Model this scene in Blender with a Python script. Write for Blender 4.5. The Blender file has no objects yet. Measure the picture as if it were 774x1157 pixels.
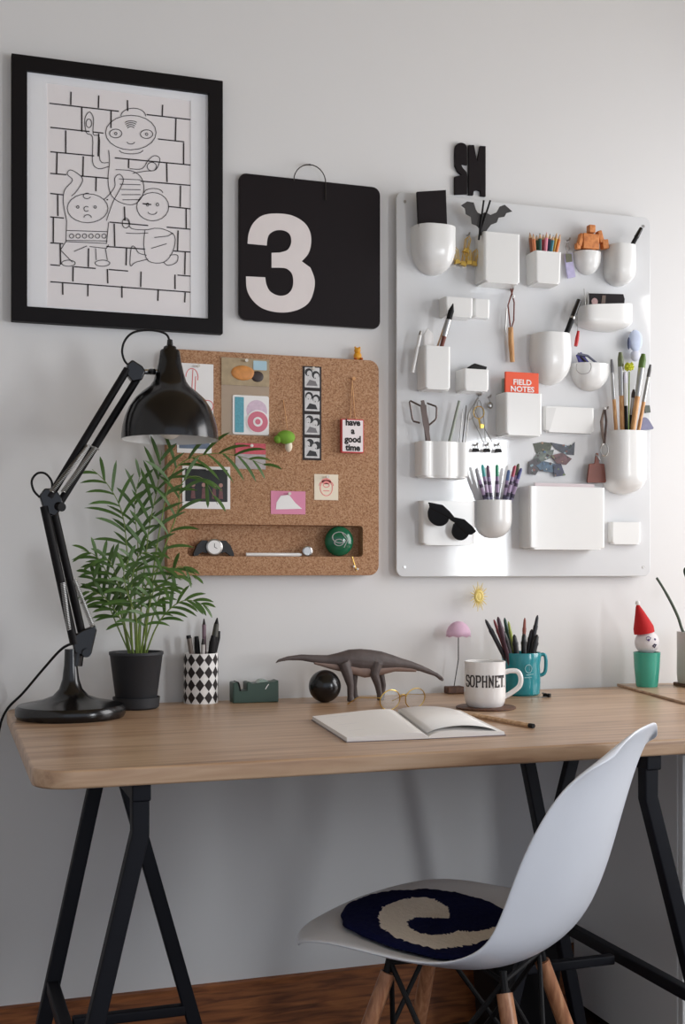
import bpy, bmesh, math, random
from math import sin, cos, pi, atan, tan, sqrt, radians
from mathutils import Vector, Matrix
random.seed(7)
C = bpy.context.scene.collection

# ---------------------------------------------------------------- camera, world, lights, exposure
F, CX, HY = 1350.0, 387.0, 642.0
TH = radians(18.4)
WALL, H = 2.54, 1.045
sc = bpy.context.scene
cam_d = bpy.data.cameras.new('camera'); cam = bpy.data.objects.new('camera', cam_d); C.objects.link(cam)
cam.location = (0, -WALL, H); cam.rotation_euler = (pi/2, 0, -TH)
cam_d.sensor_fit = 'AUTO'; cam_d.sensor_width = 36; cam_d.lens = F/1157*36
cam_d.shift_y = (HY-578.5)/1157; cam_d.clip_start = .05
sc.camera = cam
sc.view_settings.view_transform = 'Standard'; sc.view_settings.look = 'None'
sc.view_settings.gamma = 1; sc.view_settings.use_curve_mapping = False
sc.view_settings.exposure = 0.12
try:
    sc.cycles.use_denoising = True; sc.cycles.max_bounces = 8; sc.cycles.sample_clamp_indirect = 6
except Exception: pass
W = bpy.data.worlds.new('world'); sc.world = W; W.use_nodes = True
bg = W.node_tree.nodes['Background']; bg.inputs[0].default_value = (.85, .93, 1.08, 1); bg.inputs[1].default_value = .86
def area(name, loc, rot, sx, sy, energy, col, spread=pi):
    l = bpy.data.lights.new(name, 'AREA'); l.shape = 'RECTANGLE'; l.size = sx; l.size_y = sy; l.energy = energy; l.color = col; l.spread = spread
    o = bpy.data.objects.new(name, l); C.objects.link(o); o.location = loc; o.rotation_euler = rot; return o
# daylight in the two openings of the right-hand wall
area('daylight_near_wall', (2.62, -.85, 1.42), (0, radians(74), 0), 1.3, 1.0, 27, (1.0, .98, .97))
area('daylight_front', (2.63, -3.03, 1.20), (0, radians(78), 0), 1.0, .9, 55, (.92, .96, 1.0))

# ---------------------------------------------------------------- placing helpers
def ray(px): return TH + atan((px-CX)/F)
def WP(px, py, d=0.0):
    """point of the plane d in front of the wall seen at a photo pixel"""
    Y = WALL-d; a = ray(px); X = Y*tan(a); Z = X*sin(TH)+Y*cos(TH)
    return Vector((X, -d, H-(py-HY)*Z/F))
def TP(px, py, z):
    """point of the horizontal plane z seen at a photo pixel"""
    a = ray(px); Z = F*(H-z)/(py-HY); Y = Z/(cos(TH)+tan(a)*sin(TH))
    return Vector((Y*tan(a), Y-WALL, z))
def mpp(px, d): # metres per pixel
    Y = WALL-d; return (Y*tan(ray(px))*sin(TH)+Y*cos(TH))/F
DZ = .76

# ---------------------------------------------------------------- mesh builder
class MB:
    def __init__(s): s.v = []; s.f = []; s.m = []
    def add(s, v, f, mi=0):
        n = len(s.v); s.v += [tuple(p) for p in v]
        for k in f: s.f.append(tuple(i+n for i in k)); s.m.append(mi)
        return s
    def box(s, cx, cy, cz, sx, sy, sz, mi=0):
        x, y, z = sx/2, sy/2, sz/2
        v = [(cx+a*x, cy+b*y, cz+c*z) for a in (-1, 1) for b in (-1, 1) for c in (-1, 1)]
        return s.add(v, [(0,1,3,2),(4,6,7,5),(0,4,5,1),(2,3,7,6),(0,2,6,4),(1,5,7,3)], mi)
    def prism(s, pts, y0, y1, mi=0):      # outline in x,z extruded along y
        n = len(pts)
        v = [(p[0], y0, p[1]) for p in pts]+[(p[0], y1, p[1]) for p in pts]
        return s.add(v, [tuple(range(n)), tuple(range(2*n-1, n-1, -1))]+[(i, i+n, (i+1) % n+n, (i+1) % n) for i in range(n)], mi)
    def prismz(s, pts, z0, z1, mi=0):
        n = len(pts)
        v = [(p[0], p[1], z0) for p in pts]+[(p[0], p[1], z1) for p in pts]
        return s.add(v, [tuple(range(n-1, -1, -1)), tuple(range(n, 2*n))]+[(i, (i+1) % n, (i+1) % n+n, i+n) for i in range(n)], mi)
    def loft(s, rings, closed_ring=True, cap0=True, cap1=True, mi=0):
        n = len(rings[0]); v = [p for r in rings for p in r]; f = []
        for k in range(len(rings)-1):
            for i in range(n if closed_ring else n-1):
                j = (i+1) % n; f.append((k*n+i, k*n+j, (k+1)*n+j, (k+1)*n+i))
        if cap0: f.append(tuple(range(n-1, -1, -1)))
        if cap1: f.append(tuple((len(rings)-1)*n+i for i in range(n)))
        return s.add(v, f, mi)
    def tube(s, pts, r, n=10, mi=0, closed=False, flat=1.0):
        P = [Vector(p) for p in pts]; m = len(P)
        R = r if isinstance(r, (list, tuple)) else [r]*m
        rings = []; up = None
        for i in range(m):
            if closed: t = P[(i+1) % m]-P[i-1]
            else: t = P[min(i+1, m-1)]-P[max(i-1, 0)]
            if t.length < 1e-9: t = Vector((0, 0, 1))
            t.normalize()
            if up is None:
                up = Vector((0, 1, 0)) if abs(t.y) < .9 else Vector((1, 0, 0))
            a = (up-t*up.dot(t)); a.normalize(); b = t.cross(a); up = a
            rings.append([P[i]+(a*cos(2*pi*k/n)*flat+b*sin(2*pi*k/n))*R[i] for k in range(n)])
        if closed:
            rings.append(rings[0]); return s.loft(rings, True, False, False, mi)
        return s.loft(rings, mi=mi)
    def lathe(s, prof, n=36, c=(0, 0, 0), mi=0, cap0=True, cap1=True):
        rings = [[(c[0]+r*cos(2*pi*k/n), c[1]+r*sin(2*pi*k/n), c[2]+z) for k in range(n)] for r, z in prof]
        return s.loft(rings, True, cap0, cap1, mi)
    def ball(s, c, r, nu=20, nv=12, mi=0):
        rx, ry, rz = r if isinstance(r, (list, tuple)) else (r, r, r)
        rings = []
        for j in range(nv+1):
            a = -pi/2+pi*j/nv; q = max(cos(a), .02)
            rings.append([(c[0]+rx*q*cos(2*pi*k/nu), c[1]+ry*q*sin(2*pi*k/nu), c[2]+rz*sin(a)) for k in range(nu)])
        return s.loft(rings, mi=mi)
    def stroke(s, pts, w, y0, y1, mi=0):   # mitred ribbon in the x,z plane with a thickness
        n = len(pts); L = []; Rr = []
        for i in range(n):
            a = Vector(pts[max(i-1, 0)]); b = Vector(pts[i]); c = Vector(pts[min(i+1, n-1)])
            d1 = (b-a) if i else (c-b); d2 = (c-b) if i < n-1 else (b-a)
            if d1.length < 1e-9: d1 = d2
            if d2.length < 1e-9: d2 = d1
            d1 = d1.normalized(); d2 = d2.normalized(); t = d1+d2
            if t.length < 1e-6: t = d1
            t.normalize(); nr = Vector((-t.y, t.x)); k = 1/max(.4, abs(t.dot(d1)))
            L.append(b+nr*w/2*k); Rr.append(b-nr*w/2*k)
        v = []
        for i in range(n):
            v += [(L[i].x, y0, L[i].y), (Rr[i].x, y0, Rr[i].y), (Rr[i].x, y1, Rr[i].y), (L[i].x, y1, L[i].y)]
        f = [(0, 1, 2, 3), tuple(4*(n-1)+q for q in (3, 2, 1, 0))]
        for i in range(n-1):
            for q in range(4): f.append((4*i+q, 4*i+4+q, 4*i+4+(q+1) % 4, 4*i+(q+1) % 4))
        return s.add(v, f, mi)
    def xf(s, M, start=0):
        s.v[start:] = [tuple(M @ Vector(p)) for p in s.v[start:]]; return s
    def build(s, name, mats, parent=None, loc=(0, 0, 0), rot=(0, 0, 0), smooth=False, bevel=0, auto=True, subsurf=0, solid=0):
        me = bpy.data.meshes.new(name); me.from_pydata(s.v, [], s.f)
        for m in (mats if isinstance(mats, (list, tuple)) else [mats]): me.materials.append(m)
        me.polygons.foreach_set('material_index', s.m)
        bm = bmesh.new(); bm.from_mesh(me)
        bmesh.ops.remove_doubles(bm, verts=bm.verts, dist=1e-6)
        bmesh.ops.recalc_face_normals(bm, faces=bm.faces)
        if smooth:
            for f in bm.faces: f.smooth = True
            if auto:
                for e in bm.edges:
                    if len(e.link_faces) == 2 and e.calc_face_angle(0) > radians(38): e.smooth = False
        bm.to_mesh(me); bm.free()
        o = bpy.data.objects.new(name, me); C.objects.link(o)
        o.location = loc; o.rotation_euler = rot
        if parent is not None: o.parent = parent
        if solid:
            m = o.modifiers.new('solid', 'SOLIDIFY'); m.thickness = solid; m.offset = 0
        if bevel:
            m = o.modifiers.new('bevel', 'BEVEL'); m.width = bevel; m.segments = 2; m.limit_method = 'ANGLE'; m.angle_limit = radians(40)
            for p in me.polygons: p.use_smooth = True
            w = o.modifiers.new('wn', 'WEIGHTED_NORMAL')
        if subsurf:
            m = o.modifiers.new('sub', 'SUBSURF'); m.levels = m.render_levels = subsurf
        return o

def tag(o, label, cat, group=None):
    o['label'] = label; o['category'] = cat
    if group: o['group'] = group
    return o
def thing(name, label, cat, loc=(0, 0, 0), rz=0, group=None, rot=None):
    o = bpy.data.objects.new(name, None); C.objects.link(o); o.empty_display_size = .02
    o.location = loc; o.rotation_euler = rot or (0, 0, rz)
    return tag(o, label, cat, group)
def struct(name, mb, mat, **k):
    o = mb.build(name, mat, **k); o['kind'] = 'structure'; return o

def rrect(w, h, r, n=6, cx=0, cz=0):
    out = []
    for (sx, sz, a0) in ((1, 1, 0), (-1, 1, pi/2), (-1, -1, pi), (1, -1, 1.5*pi)):
        for k in range(n+1):
            a = a0+pi/2*k/n
            out.append((cx+sx*(w/2-r)+r*cos(a), cz+sz*(h/2-r)+r*sin(a)))
    return out
def circ(r, n=24, cx=0, cz=0, sz=1): return [(cx+r*cos(2*pi*k/n), cz+r*sz*sin(2*pi*k/n)) for k in range(n)]
def catmull(pts, n=6):
    P = [Vector(p) for p in pts]; out = []
    for i in range(len(P)-1):
        p0 = P[max(i-1, 0)]; p1 = P[i]; p2 = P[i+1]; p3 = P[min(i+2, len(P)-1)]
        for k in range(n):
            t = k/n
            out.append(.5*((2*p1)+(p2-p0)*t+(2*p0-5*p1+4*p2-p3)*t*t+(3*p1-p0-3*p2+p3)*t**3))
    out.append(P[-1]); return out
def text_mb(body, size, bold=0, y0=0, mi=0, align='CENTER', extr=.0004, sx=1.0, spacing=1.0):
    cu = bpy.data.curves.new('t', 'FONT'); cu.body = body; cu.size = size; cu.offset = bold; cu.align_x = align; cu.align_y = 'CENTER'; cu.extrude = extr
    cu.space_line = spacing; cu.resolution_u = 3
    o = bpy.data.objects.new('t', cu); C.objects.link(o)
    bpy.context.view_layer.update()
    dg = bpy.context.evaluated_depsgraph_get(); me = bpy.data.meshes.new_from_object(o.evaluated_get(dg))
    mb = MB(); mb.add([(v.co.x*sx, y0-v.co.z, v.co.y) for v in me.vertices], [tuple(p.vertices) for p in me.polygons], mi)
    bpy.data.objects.remove(o); bpy.data.meshes.remove(me); bpy.data.curves.remove(cu)
    return mb

# ---------------------------------------------------------------- materials
def lin(c):
    return tuple(((x/255)/12.92 if x/255 <= .04045 else ((x/255+.055)/1.055)**2.4) for x in c)+(1,)
def mat(name, rgb, rough=.5, metal=0, var=.04, scale=30, bump=0, bscale=200, spec=.5, coat=0, alpha=1, trans=0, sheen=0):
    m = bpy.data.materials.new(name); m.use_nodes = True; nt = m.node_tree; b = nt.nodes['Principled BSDF']
    tc = nt.nodes.new('ShaderNodeTexCoord'); nz = nt.nodes.new('ShaderNodeTexNoise'); nz.inputs['Scale'].default_value = scale
    nt.links.new(tc.outputs['Object'], nz.inputs['Vector'])
    rp = nt.nodes.new('ShaderNodeMapRange'); rp.inputs['To Min'].default_value = 1-var; rp.inputs['To Max'].default_value = 1+var
    nt.links.new(nz.outputs['Fac'], rp.inputs['Value'])
    mx = nt.nodes.new('ShaderNodeVectorMath'); mx.operation = 'SCALE'; mx.inputs[0].default_value = lin(rgb)[:3]
    nt.links.new(rp.outputs['Result'], mx.inputs['Scale']); nt.links.new(mx.outputs[0], b.inputs['Base Color'])
    b.inputs['Roughness'].default_value = rough; b.inputs['Metallic'].default_value = metal
    b.inputs['Specular IOR Level'].default_value = spec; b.inputs['Coat Weight'].default_value = coat
    b.inputs['Alpha'].default_value = alpha; b.inputs['Transmission Weight'].default_value = trans
    b.inputs['Sheen Weight'].default_value = sheen
    if bump:
        n2 = nt.nodes.new('ShaderNodeTexNoise'); n2.inputs['Scale'].default_value = bscale; n2.inputs['Detail'].default_value = 4
        nt.links.new(tc.outputs['Object'], n2.inputs['Vector'])
        bp = nt.nodes.new('ShaderNodeBump'); bp.inputs['Strength'].default_value = bump; bp.inputs['Distance'].default_value = .002
        nt.links.new(n2.outputs['Fac'], bp.inputs['Height']); nt.links.new(bp.outputs[0], b.inputs['Normal'])
    return m
def wood(name, cols, scale, rough=.45, streak=8, bump=.05):
    m = bpy.data.materials.new(name); m.use_nodes = True; nt = m.node_tree; b = nt.nodes['Principled BSDF']
    tc = nt.nodes.new('ShaderNodeTexCoord'); mp = nt.nodes.new('ShaderNodeMapping'); mp.inputs['Scale'].default_value = scale
    nt.links.new(tc.outputs['Object'], mp.inputs['Vector'])
    nz = nt.nodes.new('ShaderNodeTexNoise'); nz.inputs['Scale'].default_value = streak; nz.inputs['Detail'].default_value = 5; nz.inputs['Distortion'].default_value = .6
    nt.links.new(mp.outputs[0], nz.inputs['Vector'])
    cr = nt.nodes.new('ShaderNodeValToRGB'); e = cr.color_ramp.elements
    e[0].position = .3; e[0].color = lin(cols[0]); e[1].position = .72; e[1].color = lin(cols[-1])
    for i, c in enumerate(cols[1:-1]):
        q = e.new(.3+.42*(i+1)/(len(cols)-1)); q.color = lin(c)
    nt.links.new(nz.outputs['Fac'], cr.inputs[0]); nt.links.new(cr.outputs[0], b.inputs['Base Color'])
    b.inputs['Roughness'].default_value = rough
    bp = nt.nodes.new('ShaderNodeBump'); bp.inputs['Strength'].default_value = bump; bp.inputs['Distance'].default_value = .002
    nt.links.new(nz.outputs['Fac'], bp.inputs['Height']); nt.links.new(bp.outputs[0], b.inputs['Normal'])
    return m
def cork(name):
    m = bpy.data.materials.new(name); m.use_nodes = True; nt = m.node_tree; b = nt.nodes['Principled BSDF']
    tc = nt.nodes.new('ShaderNodeTexCoord')
    vo = nt.nodes.new('ShaderNodeTexVoronoi'); vo.inputs['Scale'].default_value = 420
    nz = nt.nodes.new('ShaderNodeTexNoise'); nz.inputs['Scale'].default_value = 200; nz.inputs['Detail'].default_value = 3
    nt.links.new(tc.outputs['Object'], vo.inputs['Vector']); nt.links.new(tc.outputs['Object'], nz.inputs['Vector'])
    sp = nt.nodes.new('ShaderNodeSeparateColor'); nt.links.new(vo.outputs['Color'], sp.inputs[0])
    mx = nt.nodes.new('ShaderNodeMath'); mx.operation = 'ADD'; nt.links.new(sp.outputs[0], mx.inputs[0]); nt.links.new(nz.outputs['Fac'], mx.inputs[1])
    cr = nt.nodes.new('ShaderNodeValToRGB'); e = cr.color_ramp.elements
    e[0].position = .25; e[0].color = lin((138, 98, 72)); e[1].position = 1.0; e[1].color = lin((190, 152, 120))
    q = e.new(.6); q.color = lin((172, 130, 98))
    dv = nt.nodes.new('ShaderNodeMath'); dv.operation = 'MULTIPLY'; dv.inputs[1].default_value = .66
    nt.links.new(mx.outputs[0], dv.inputs[0]); nt.links.new(dv.outputs[0], cr.inputs[0]); nt.links.new(cr.outputs[0], b.inputs['Base Color'])
    b.inputs['Roughness'].default_value = .9; b.inputs['Specular IOR Level'].default_value = .2
    bp = nt.nodes.new('ShaderNodeBump'); bp.inputs['Strength'].default_value = .35; bp.inputs['Distance'].default_value = .002
    nt.links.new(mx.outputs[0], bp.inputs['Height']); nt.links.new(bp.outputs[0], b.inputs['Normal'])
    return m
WALLM = mat('wall_paint', (224, 223, 222), .85, var=.012, scale=3, bump=.05, bscale=60, spec=.2)
WHITE = mat('white_plastic', (230, 230, 228), .2, var=.01, spec=.5)
PANEL = mat('white_gloss_panel', (218, 219, 220), .055, var=.008, spec=.6)
SHELL = mat('chair_white_shell', (226, 229, 236), .32, var=.01)
BLACK = mat('black_lacquer', (12, 10, 12), .2, var=.1)
FRAMEB = mat('black_frame', (14, 10, 12), .55, var=.1, spec=.2)
MATTE = mat('matte_black', (20, 19, 20), .6, var=.1, spec=.25)
POT = mat('charcoal_pot', (36, 37, 41), .6, var=.1)
STEEL_B = mat('black_powder_steel', (18, 19, 26), .55, var=.1, spec=.25)
METAL = mat('brushed_steel', (170, 168, 165), .3, 1)
DARKM = mat('dark_metal', (70, 66, 64), .35, .9)
GOLD = mat('brass_metal', (222, 186, 96), .3, .9)
PAPER = mat('white_paper', (240, 238, 236), .8, var=.01, spec=.2)
CREAM = mat('cream_paper', (238, 226, 205), .8, spec=.2)
PRINT = mat('print_paper', (236, 231, 231), .75, var=.008, spec=.15)
MATB = mat('picture_mat_board', (238, 238, 240), .8, var=.006, spec=.15)
INK = mat('black_ink', (38, 30, 30), .7)
CALB = mat('calendar_black', (22, 15, 18), .6, var=.06, spec=.2)
OFFW = mat('off_white_numeral', (226, 218, 216), .6)
OAK = wood('desk_oak', [(146, 112, 86), (178, 144, 114), (192, 160, 130), (202, 172, 144)], (.9, 14, 14), .33, 4, .04)
BASEW = wood('stained_baseboard', [(84, 46, 26), (140, 84, 48), (170, 106, 60)], (3, 20, 30), .4, 3, .1)
FLOORW = wood('dark_floor', [(34, 18, 12), (52, 28, 18), (66, 36, 22)], (1, 12, 12), .4, 4)
LEGW = wood('maple_dowel', [(136, 88, 60), (170, 116, 82), (192, 142, 104)], (20, 20, 3), .4, 6)
LTW = wood('light_wood', [(176, 122, 72), (206, 152, 98), (222, 176, 122)], (30, 30, 6), .5, 6)
PENW = wood('natural_pencil_wood', [(186, 146, 108), (214, 178, 140), (226, 194, 160)], (30, 30, 30), .6, 4)
CORK = cork('cork')
DKW = wood('dark_wood', [(60, 36, 24), (92, 58, 38), (116, 76, 50)], (20, 20, 20), .5, 5)
LEAFA = mat('palm_leaf', (70, 100, 44), .45, var=.35, scale=25, spec=.4)
STEMG = mat('palm_stem', (112, 132, 60), .5, var=.2)
SOIL = mat('soil', (48, 34, 26), .95, var=.4, scale=90, bump=.6, bscale=180)
PINK = mat('pink_paper', (222, 142, 172), .7)
RED = mat('red_plastic', (190, 34, 34), .45)
ORANGE = mat('orange_cover', (232, 86, 48), .6)
TEAL = mat('teal_enamel', (24, 132, 142), .2, var=.06, coat=.3)
MINT = mat('mint_glaze', (64, 168, 146), .25, var=.05, coat=.3)
DGREEN = mat('dark_green_plastic', (52, 76, 66), .4)
NAVY = mat('navy_wool', (18, 22, 58), .95, var=.25, scale=120, bump=.8, bscale=500, spec=.1)
WOOLW = mat('cream_wool', (222, 214, 204), .95, var=.08, scale=120, bump=.8, bscale=500, spec=.1)
YEL = mat('yellow_wire', (232, 208, 120), .5, var=.1)
GREYP = mat('grey_ceramic', (196, 193, 190), .5)
LEATHER = mat('brown_leather', (112, 52, 34), .5, var=.2)
LEAD = mat('graphite', (40, 40, 44), .4)
def cm(name, rgb, **k): return mat(name, rgb, k.pop('rough', .5), **k)
# ---------------------------------------------------------------- the room
XL, XR, YF, ZC = -1.15, 2.5, -4.2, 2.75
struct('floor', MB().box((XL+XR)/2, YF/2, -.02, XR-XL+.4, -YF+.3, .04), FLOORW)
struct('ceiling', MB().box((XL+XR)/2, YF/2, ZC+.02, XR-XL+.4, -YF+.3, .04), mat('ceiling_paint', (176, 154, 118), .9))
struct('wall_back', MB().box((XL+XR)/2, .05, ZC/2, XR-XL+.4, .1, ZC), WALLM)
struct('wall_left', MB().box(XL-.05, YF/2, ZC/2, .1, -YF, ZC), WALLM)
# right-hand wall with two window openings
wr = MB()
WN = [(-.20, -1.45, .80, 2.35), (-2.58, -3.38, .74, 2.2)]
ys = [0, WN[0][0], WN[0][1], WN[1][0], WN[1][1], YF]
for i in (0, 2, 4):
    wr.box(XR+.06, (ys[i]+ys[i+1])/2, ZC/2, .12, abs(ys[i+1]-ys[i]), ZC)
for (a, b, z0, z1) in WN:
    wr.box(XR+.06, (a+b)/2, z0/2, .12, a-b, z0); wr.box(XR+.06, (a+b)/2, (z1+ZC)/2, .12, a-b, ZC-z1)
struct('wall_right', wr, WALLM)
for k, (a, b, z0, z1) in enumerate(WN):
    m = MB(); t = .045
    for (y, w) in ((a-t/2, t), (b+t/2, t)): m.box(XR+.05, y, (z0+z1)/2, .05, w, z1-z0)
    for z in (z0+t/2, z1-t/2): m.box(XR+.05, (a+b)/2, z, .05, a-b, t)
    if k == 0: m.box(XR+.05, (a+b)/2, (z0+z1)/2, .04, .04, z1-z0)
    m.box(XR-.01, (a+b)/2, z0-.012, .10, a-b+.08, .024)
    struct('window_%d' % (k+1), m, WHITE, bevel=.003)
def skirting(name, x0, x1):
    m = MB(); prof = [(0, 0), (-.018, 0), (-.018, .135), (-.010, .146), (0, .149)]
    m.loft([[(x, y, z) for y, z in prof] for x in (x0, x1)]); struct(name, m, BASEW)
skirting('baseboard_back', XL, XR)
mm = MB(); mm.box(XL+.009, YF/2, .0745, .018, -YF, .149); struct('baseboard_left', mm, BASEW, bevel=.003)

# ---------------------------------------------------------------- desk
DX0, DX1, DF = .117, 2.02, .824
dt = MB(); out = []
for (cx, cy, a0) in ((DX1-.055, -.02-.055, 0), (DX0+.055, -.012-.055, pi/2), (DX0+.055, -DF+.055, pi), (DX1-.055, -DF+.055, 1.5*pi)):
    for k in range(9):
        a = a0+pi/2*k/8; out.append((cx+.055*cos(a), cy+.055*sin(a)))
dt.prismz(out, DZ-.027, DZ)
tag(dt.build('desk', OAK, bevel=.004), 'light oak desk with a rounded front corner resting on two black trestles', 'desk')
def trestle(sgn, X0, label, fs=.155, ra=.10):
    """sgn: which way the outward pair splays"""
    t = thing('trestle', label, 'trestle', (X0, -.45, 0), group='trestles under the desk')
    zt = DZ-.028-.014
    def bar(name, pts, w=.026, w2=None):
        m = MB(); P = [Vector(p) for p in pts]; rings = []
        for i, p in enumerate(P):
            d = P[min(i+1, len(P)-1)]-P[max(i-1, 0)]; d.normalize()
            a = Vector((0, 1, 0)) if abs(d.y) < .8 else Vector((1, 0, 0)); a = (a-d*a.dot(d)).normalized(); b = d.cross(a)
            h = w/2; g = (w2 or w)/2
            rings.append([p+a*h+b*g, p-a*h+b*g, p-a*h-b*g, p+a*h-b*g])
        m.loft(rings); return m.build(name, STEEL_B, t, bevel=.003)
    bar('top_rail', [(0, -.345, zt), (0, .34, zt)], .028)
    # local y: front -.34 (depth .79), rear +.06 (depth .39), inner +-0
    zc = .30
    B = [(0, -.325, zt), (0, -.325, .655), (sgn*fs, -.325, .001)]
    A = [(0, ra, zt), (sgn*.155, ra, .001)]
    bar('leg', B); bar('leg', A)
    bar('leg', [(-sgn*.005, -.09, zt), (-sgn*.205, -.09, .001)], .018, .024)
    fb = (.655-zc)/.655
    bar('side_rail', [(sgn*fs*fb, -.325, zc), (sgn*.155*(zt-zc)/zt, ra, zc)], .022)
    xm = sgn*.155*(zt-zc)/zt*.82; xc = -sgn*(.005+.185*(zt-zc)/zt)
    bar('cross_rail', [(xm, -.09, zc), (xc, -.09, zc)], .018)
    return t
trestle(-1, .272, 'black steel trestle under the left end of the desk')
trestle(1, 1.135, 'black steel trestle behind the white chair, holding the right end of the desk', .185, .15)
# white cabinet under the right part of the desk
cb = thing('storage_cabinet', 'white cabinet in shade under the right end of the desk', 'cabinet', (1.417, 0, 0))
cw = .42
MB().box(cw/2, -.2315, .345, cw, .423, .65).build('body', WALLM, cb, bevel=.002)
MB().box(cw/2, -.2215, .01, cw-.02, .40, .02).build('plinth', MATTE, cb)
MB().box(cw/2, -.4515, .345, cw-.004, .016, .64).build('door', WHITE, cb, bevel=.002)
MB().box(.05, -.464, .50, .012, .01, .12).build('handle', METAL, [c for c in cb.children if c.name.startswith('door')][0], bevel=.002)
# black box under the desk, added in place of deep shade on the baseboard
bi = thing('deep_shade_box', 'low black box added in place of deep shade on the floor behind the right trestle', 'box', (1.213, -.125, .0005))
def rr(w, d, r, z): return [(x, y, z) for x, y in rrect(w, d, r, 5)]
MB().loft([rr(.145, .13, .02, 0), rr(.17, .148, .022, .218), rr(.176, .154, .024, .222), rr(.176, .154, .024, .228), rr(.164, .142, .02, .228), rr(.14, .125, .018, .006)]).build('box_body', MATTE, bi, smooth=True)
MB().loft([rr(.178, .156, .024, .221), rr(.178, .156, .024, .2285), rr(.172, .150, .022, .2285), rr(.172, .150, .022, .221)], True, False, False).build('rim', STEEL_B, bi)

# ---------------------------------------------------------------- framed print
def px_pts(pts, d, o): return [((WP(x, y, d)-o).x, (WP(x, y, d)-o).z) for x, y in pts]
fd = .022
a = WP(13, 61, fd); b = WP(252, 377, fd); a2 = WP(13, 362, fd); b2 = WP(252, 90, fd)
z1 = (a.z+b2.z)/2; z0 = (b.z+a2.z)/2; fw = b.x-a.x; fh = z1-z0
fo = Vector(((a.x+b.x)/2, 0, (z0+z1)/2))
fr = thing('framed_print', 'large black framed line drawing print above the desk lamp', 'picture', fo)
m = MB(); n = 6; bw = .031
o_ = [(-fw/2, -fh/2), (fw/2, -fh/2), (fw/2, fh/2), (-fw/2, fh/2)]; i_ = [(x*(fw/2-bw)/(fw/2), z*(fh/2-bw)/(fh/2)) for x, z in o_]
m.loft([[(x, -.002, z) for x, z in o_], [(x, -fd, z) for x, z in o_], [(x, -fd, z) for x, z in i_], [(x, -.008, z) for x, z in i_], [(x, -.002, z) for x, z in i_]], True, False, False)
m.build('frame', FRAMEB, fr, bevel=.0015)
MB().box(0, -.006, 0, fw-.03, .006, fh-.03).build('backing', MATTE, fr)
# mat board with opening
def cr(x, y): return (x/2.867, 40+y/2.867)
pc = [cr(152, 165), cr(618, 200), cr(618, 915), cr(152, 870)]
q = px_pts(pc, .0125, fo); px0 = (q[0][0]+q[3][0])/2; px1 = (q[1][0]+q[2][0])/2; pz1 = (q[0][1]+q[1][1])/2; pz0 = (q[2][1]+q[3][1])/2
m = MB(); oo = [(-fw/2+.022, -fh/2+.022), (fw/2-.022, -fh/2+.022), (fw/2-.022, fh/2-.022), (-fw/2+.022, fh/2-.022)]; ii = [(px0, pz0), (px1, pz0), (px1, pz1), (px0, pz1)]
m.loft([[(x, -.0095, z) for x, z in oo], [(x, -.0125, z) for x, z in oo], [(x, -.0125, z) for x, z in ii], [(x, -.0095, z) for x, z in ii]], True, False, False)
m.build('mat_board', MATB, fr)
m = MB(); m.box((px0+px1)/2, -.0105, (pz0+pz1)/2, px1-px0+.01, .001, pz1-pz0+.01); m.build('print_sheet', PRINT, fr)
dr = MB(); LW = .0022
def ln(pts, w=LW, mb=dr): mb.stroke(px_pts([cr(*p) for p in pts], .0112, fo), w, -.0111, -.0118)
for (p0, p1, gaps) in (((160,220),(617,273),[(385,475)]), ((163,298),(597,345),[(290,300),(335,512)]), ((163,377),(617,420),[(305,372)]), ((163,447),(617,486),[(215,262),(352,455)]),
        ((163,512),(617,562),[(205,345),(350,462),(490,545)]), ((163,588),(617,628),[(207,355),(480,540)]), ((163,672),(617,702),[(205,345),(470,560)]),
        ((163,743),(617,780),[(195,240),(310,352),(415,575)]), ((163,798),(617,832),[])):
    xs = [p0[0]]
    for g in gaps: xs += [g[0], g[1]]
    xs.append(p1[0]); fz = lambda x: (x, p0[1]+(p1[1]-p0[1])*(x-p0[0])/(p1[0]-p0[0]))
    for i in range(0, len(xs), 2):
        if xs[i+1] > xs[i]+4: ln([fz(xs[i]), fz(xs[i+1])], .0024)
for (x, ya, yb) in ((230,183,225),(320,195,235),(413,210,245),(527,225,262),(265,232,312),(360,245,300),(570,270,340),(213,308,380),(320,318,392),(595,348,418),
        (185,380,450),(270,392,457),(417,402,430),(540,415,475),(312,460,505),(585,487,555),(187,517,585),(403,555,600),(603,562,625),(173,590,670),(370,610,683),
        (577,632,700),(195,675,743),(287,690,750),(410,690,745),(600,703,775),(237,748,797),(348,757,803),(457,765,815),(567,775,822),(203,800,840),(285,805,845),
        (395,812,850),(513,822,860),(600,833,865)): ln([(x, ya), (x+random.uniform(-2, 2), yb)], .0028)
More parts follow.
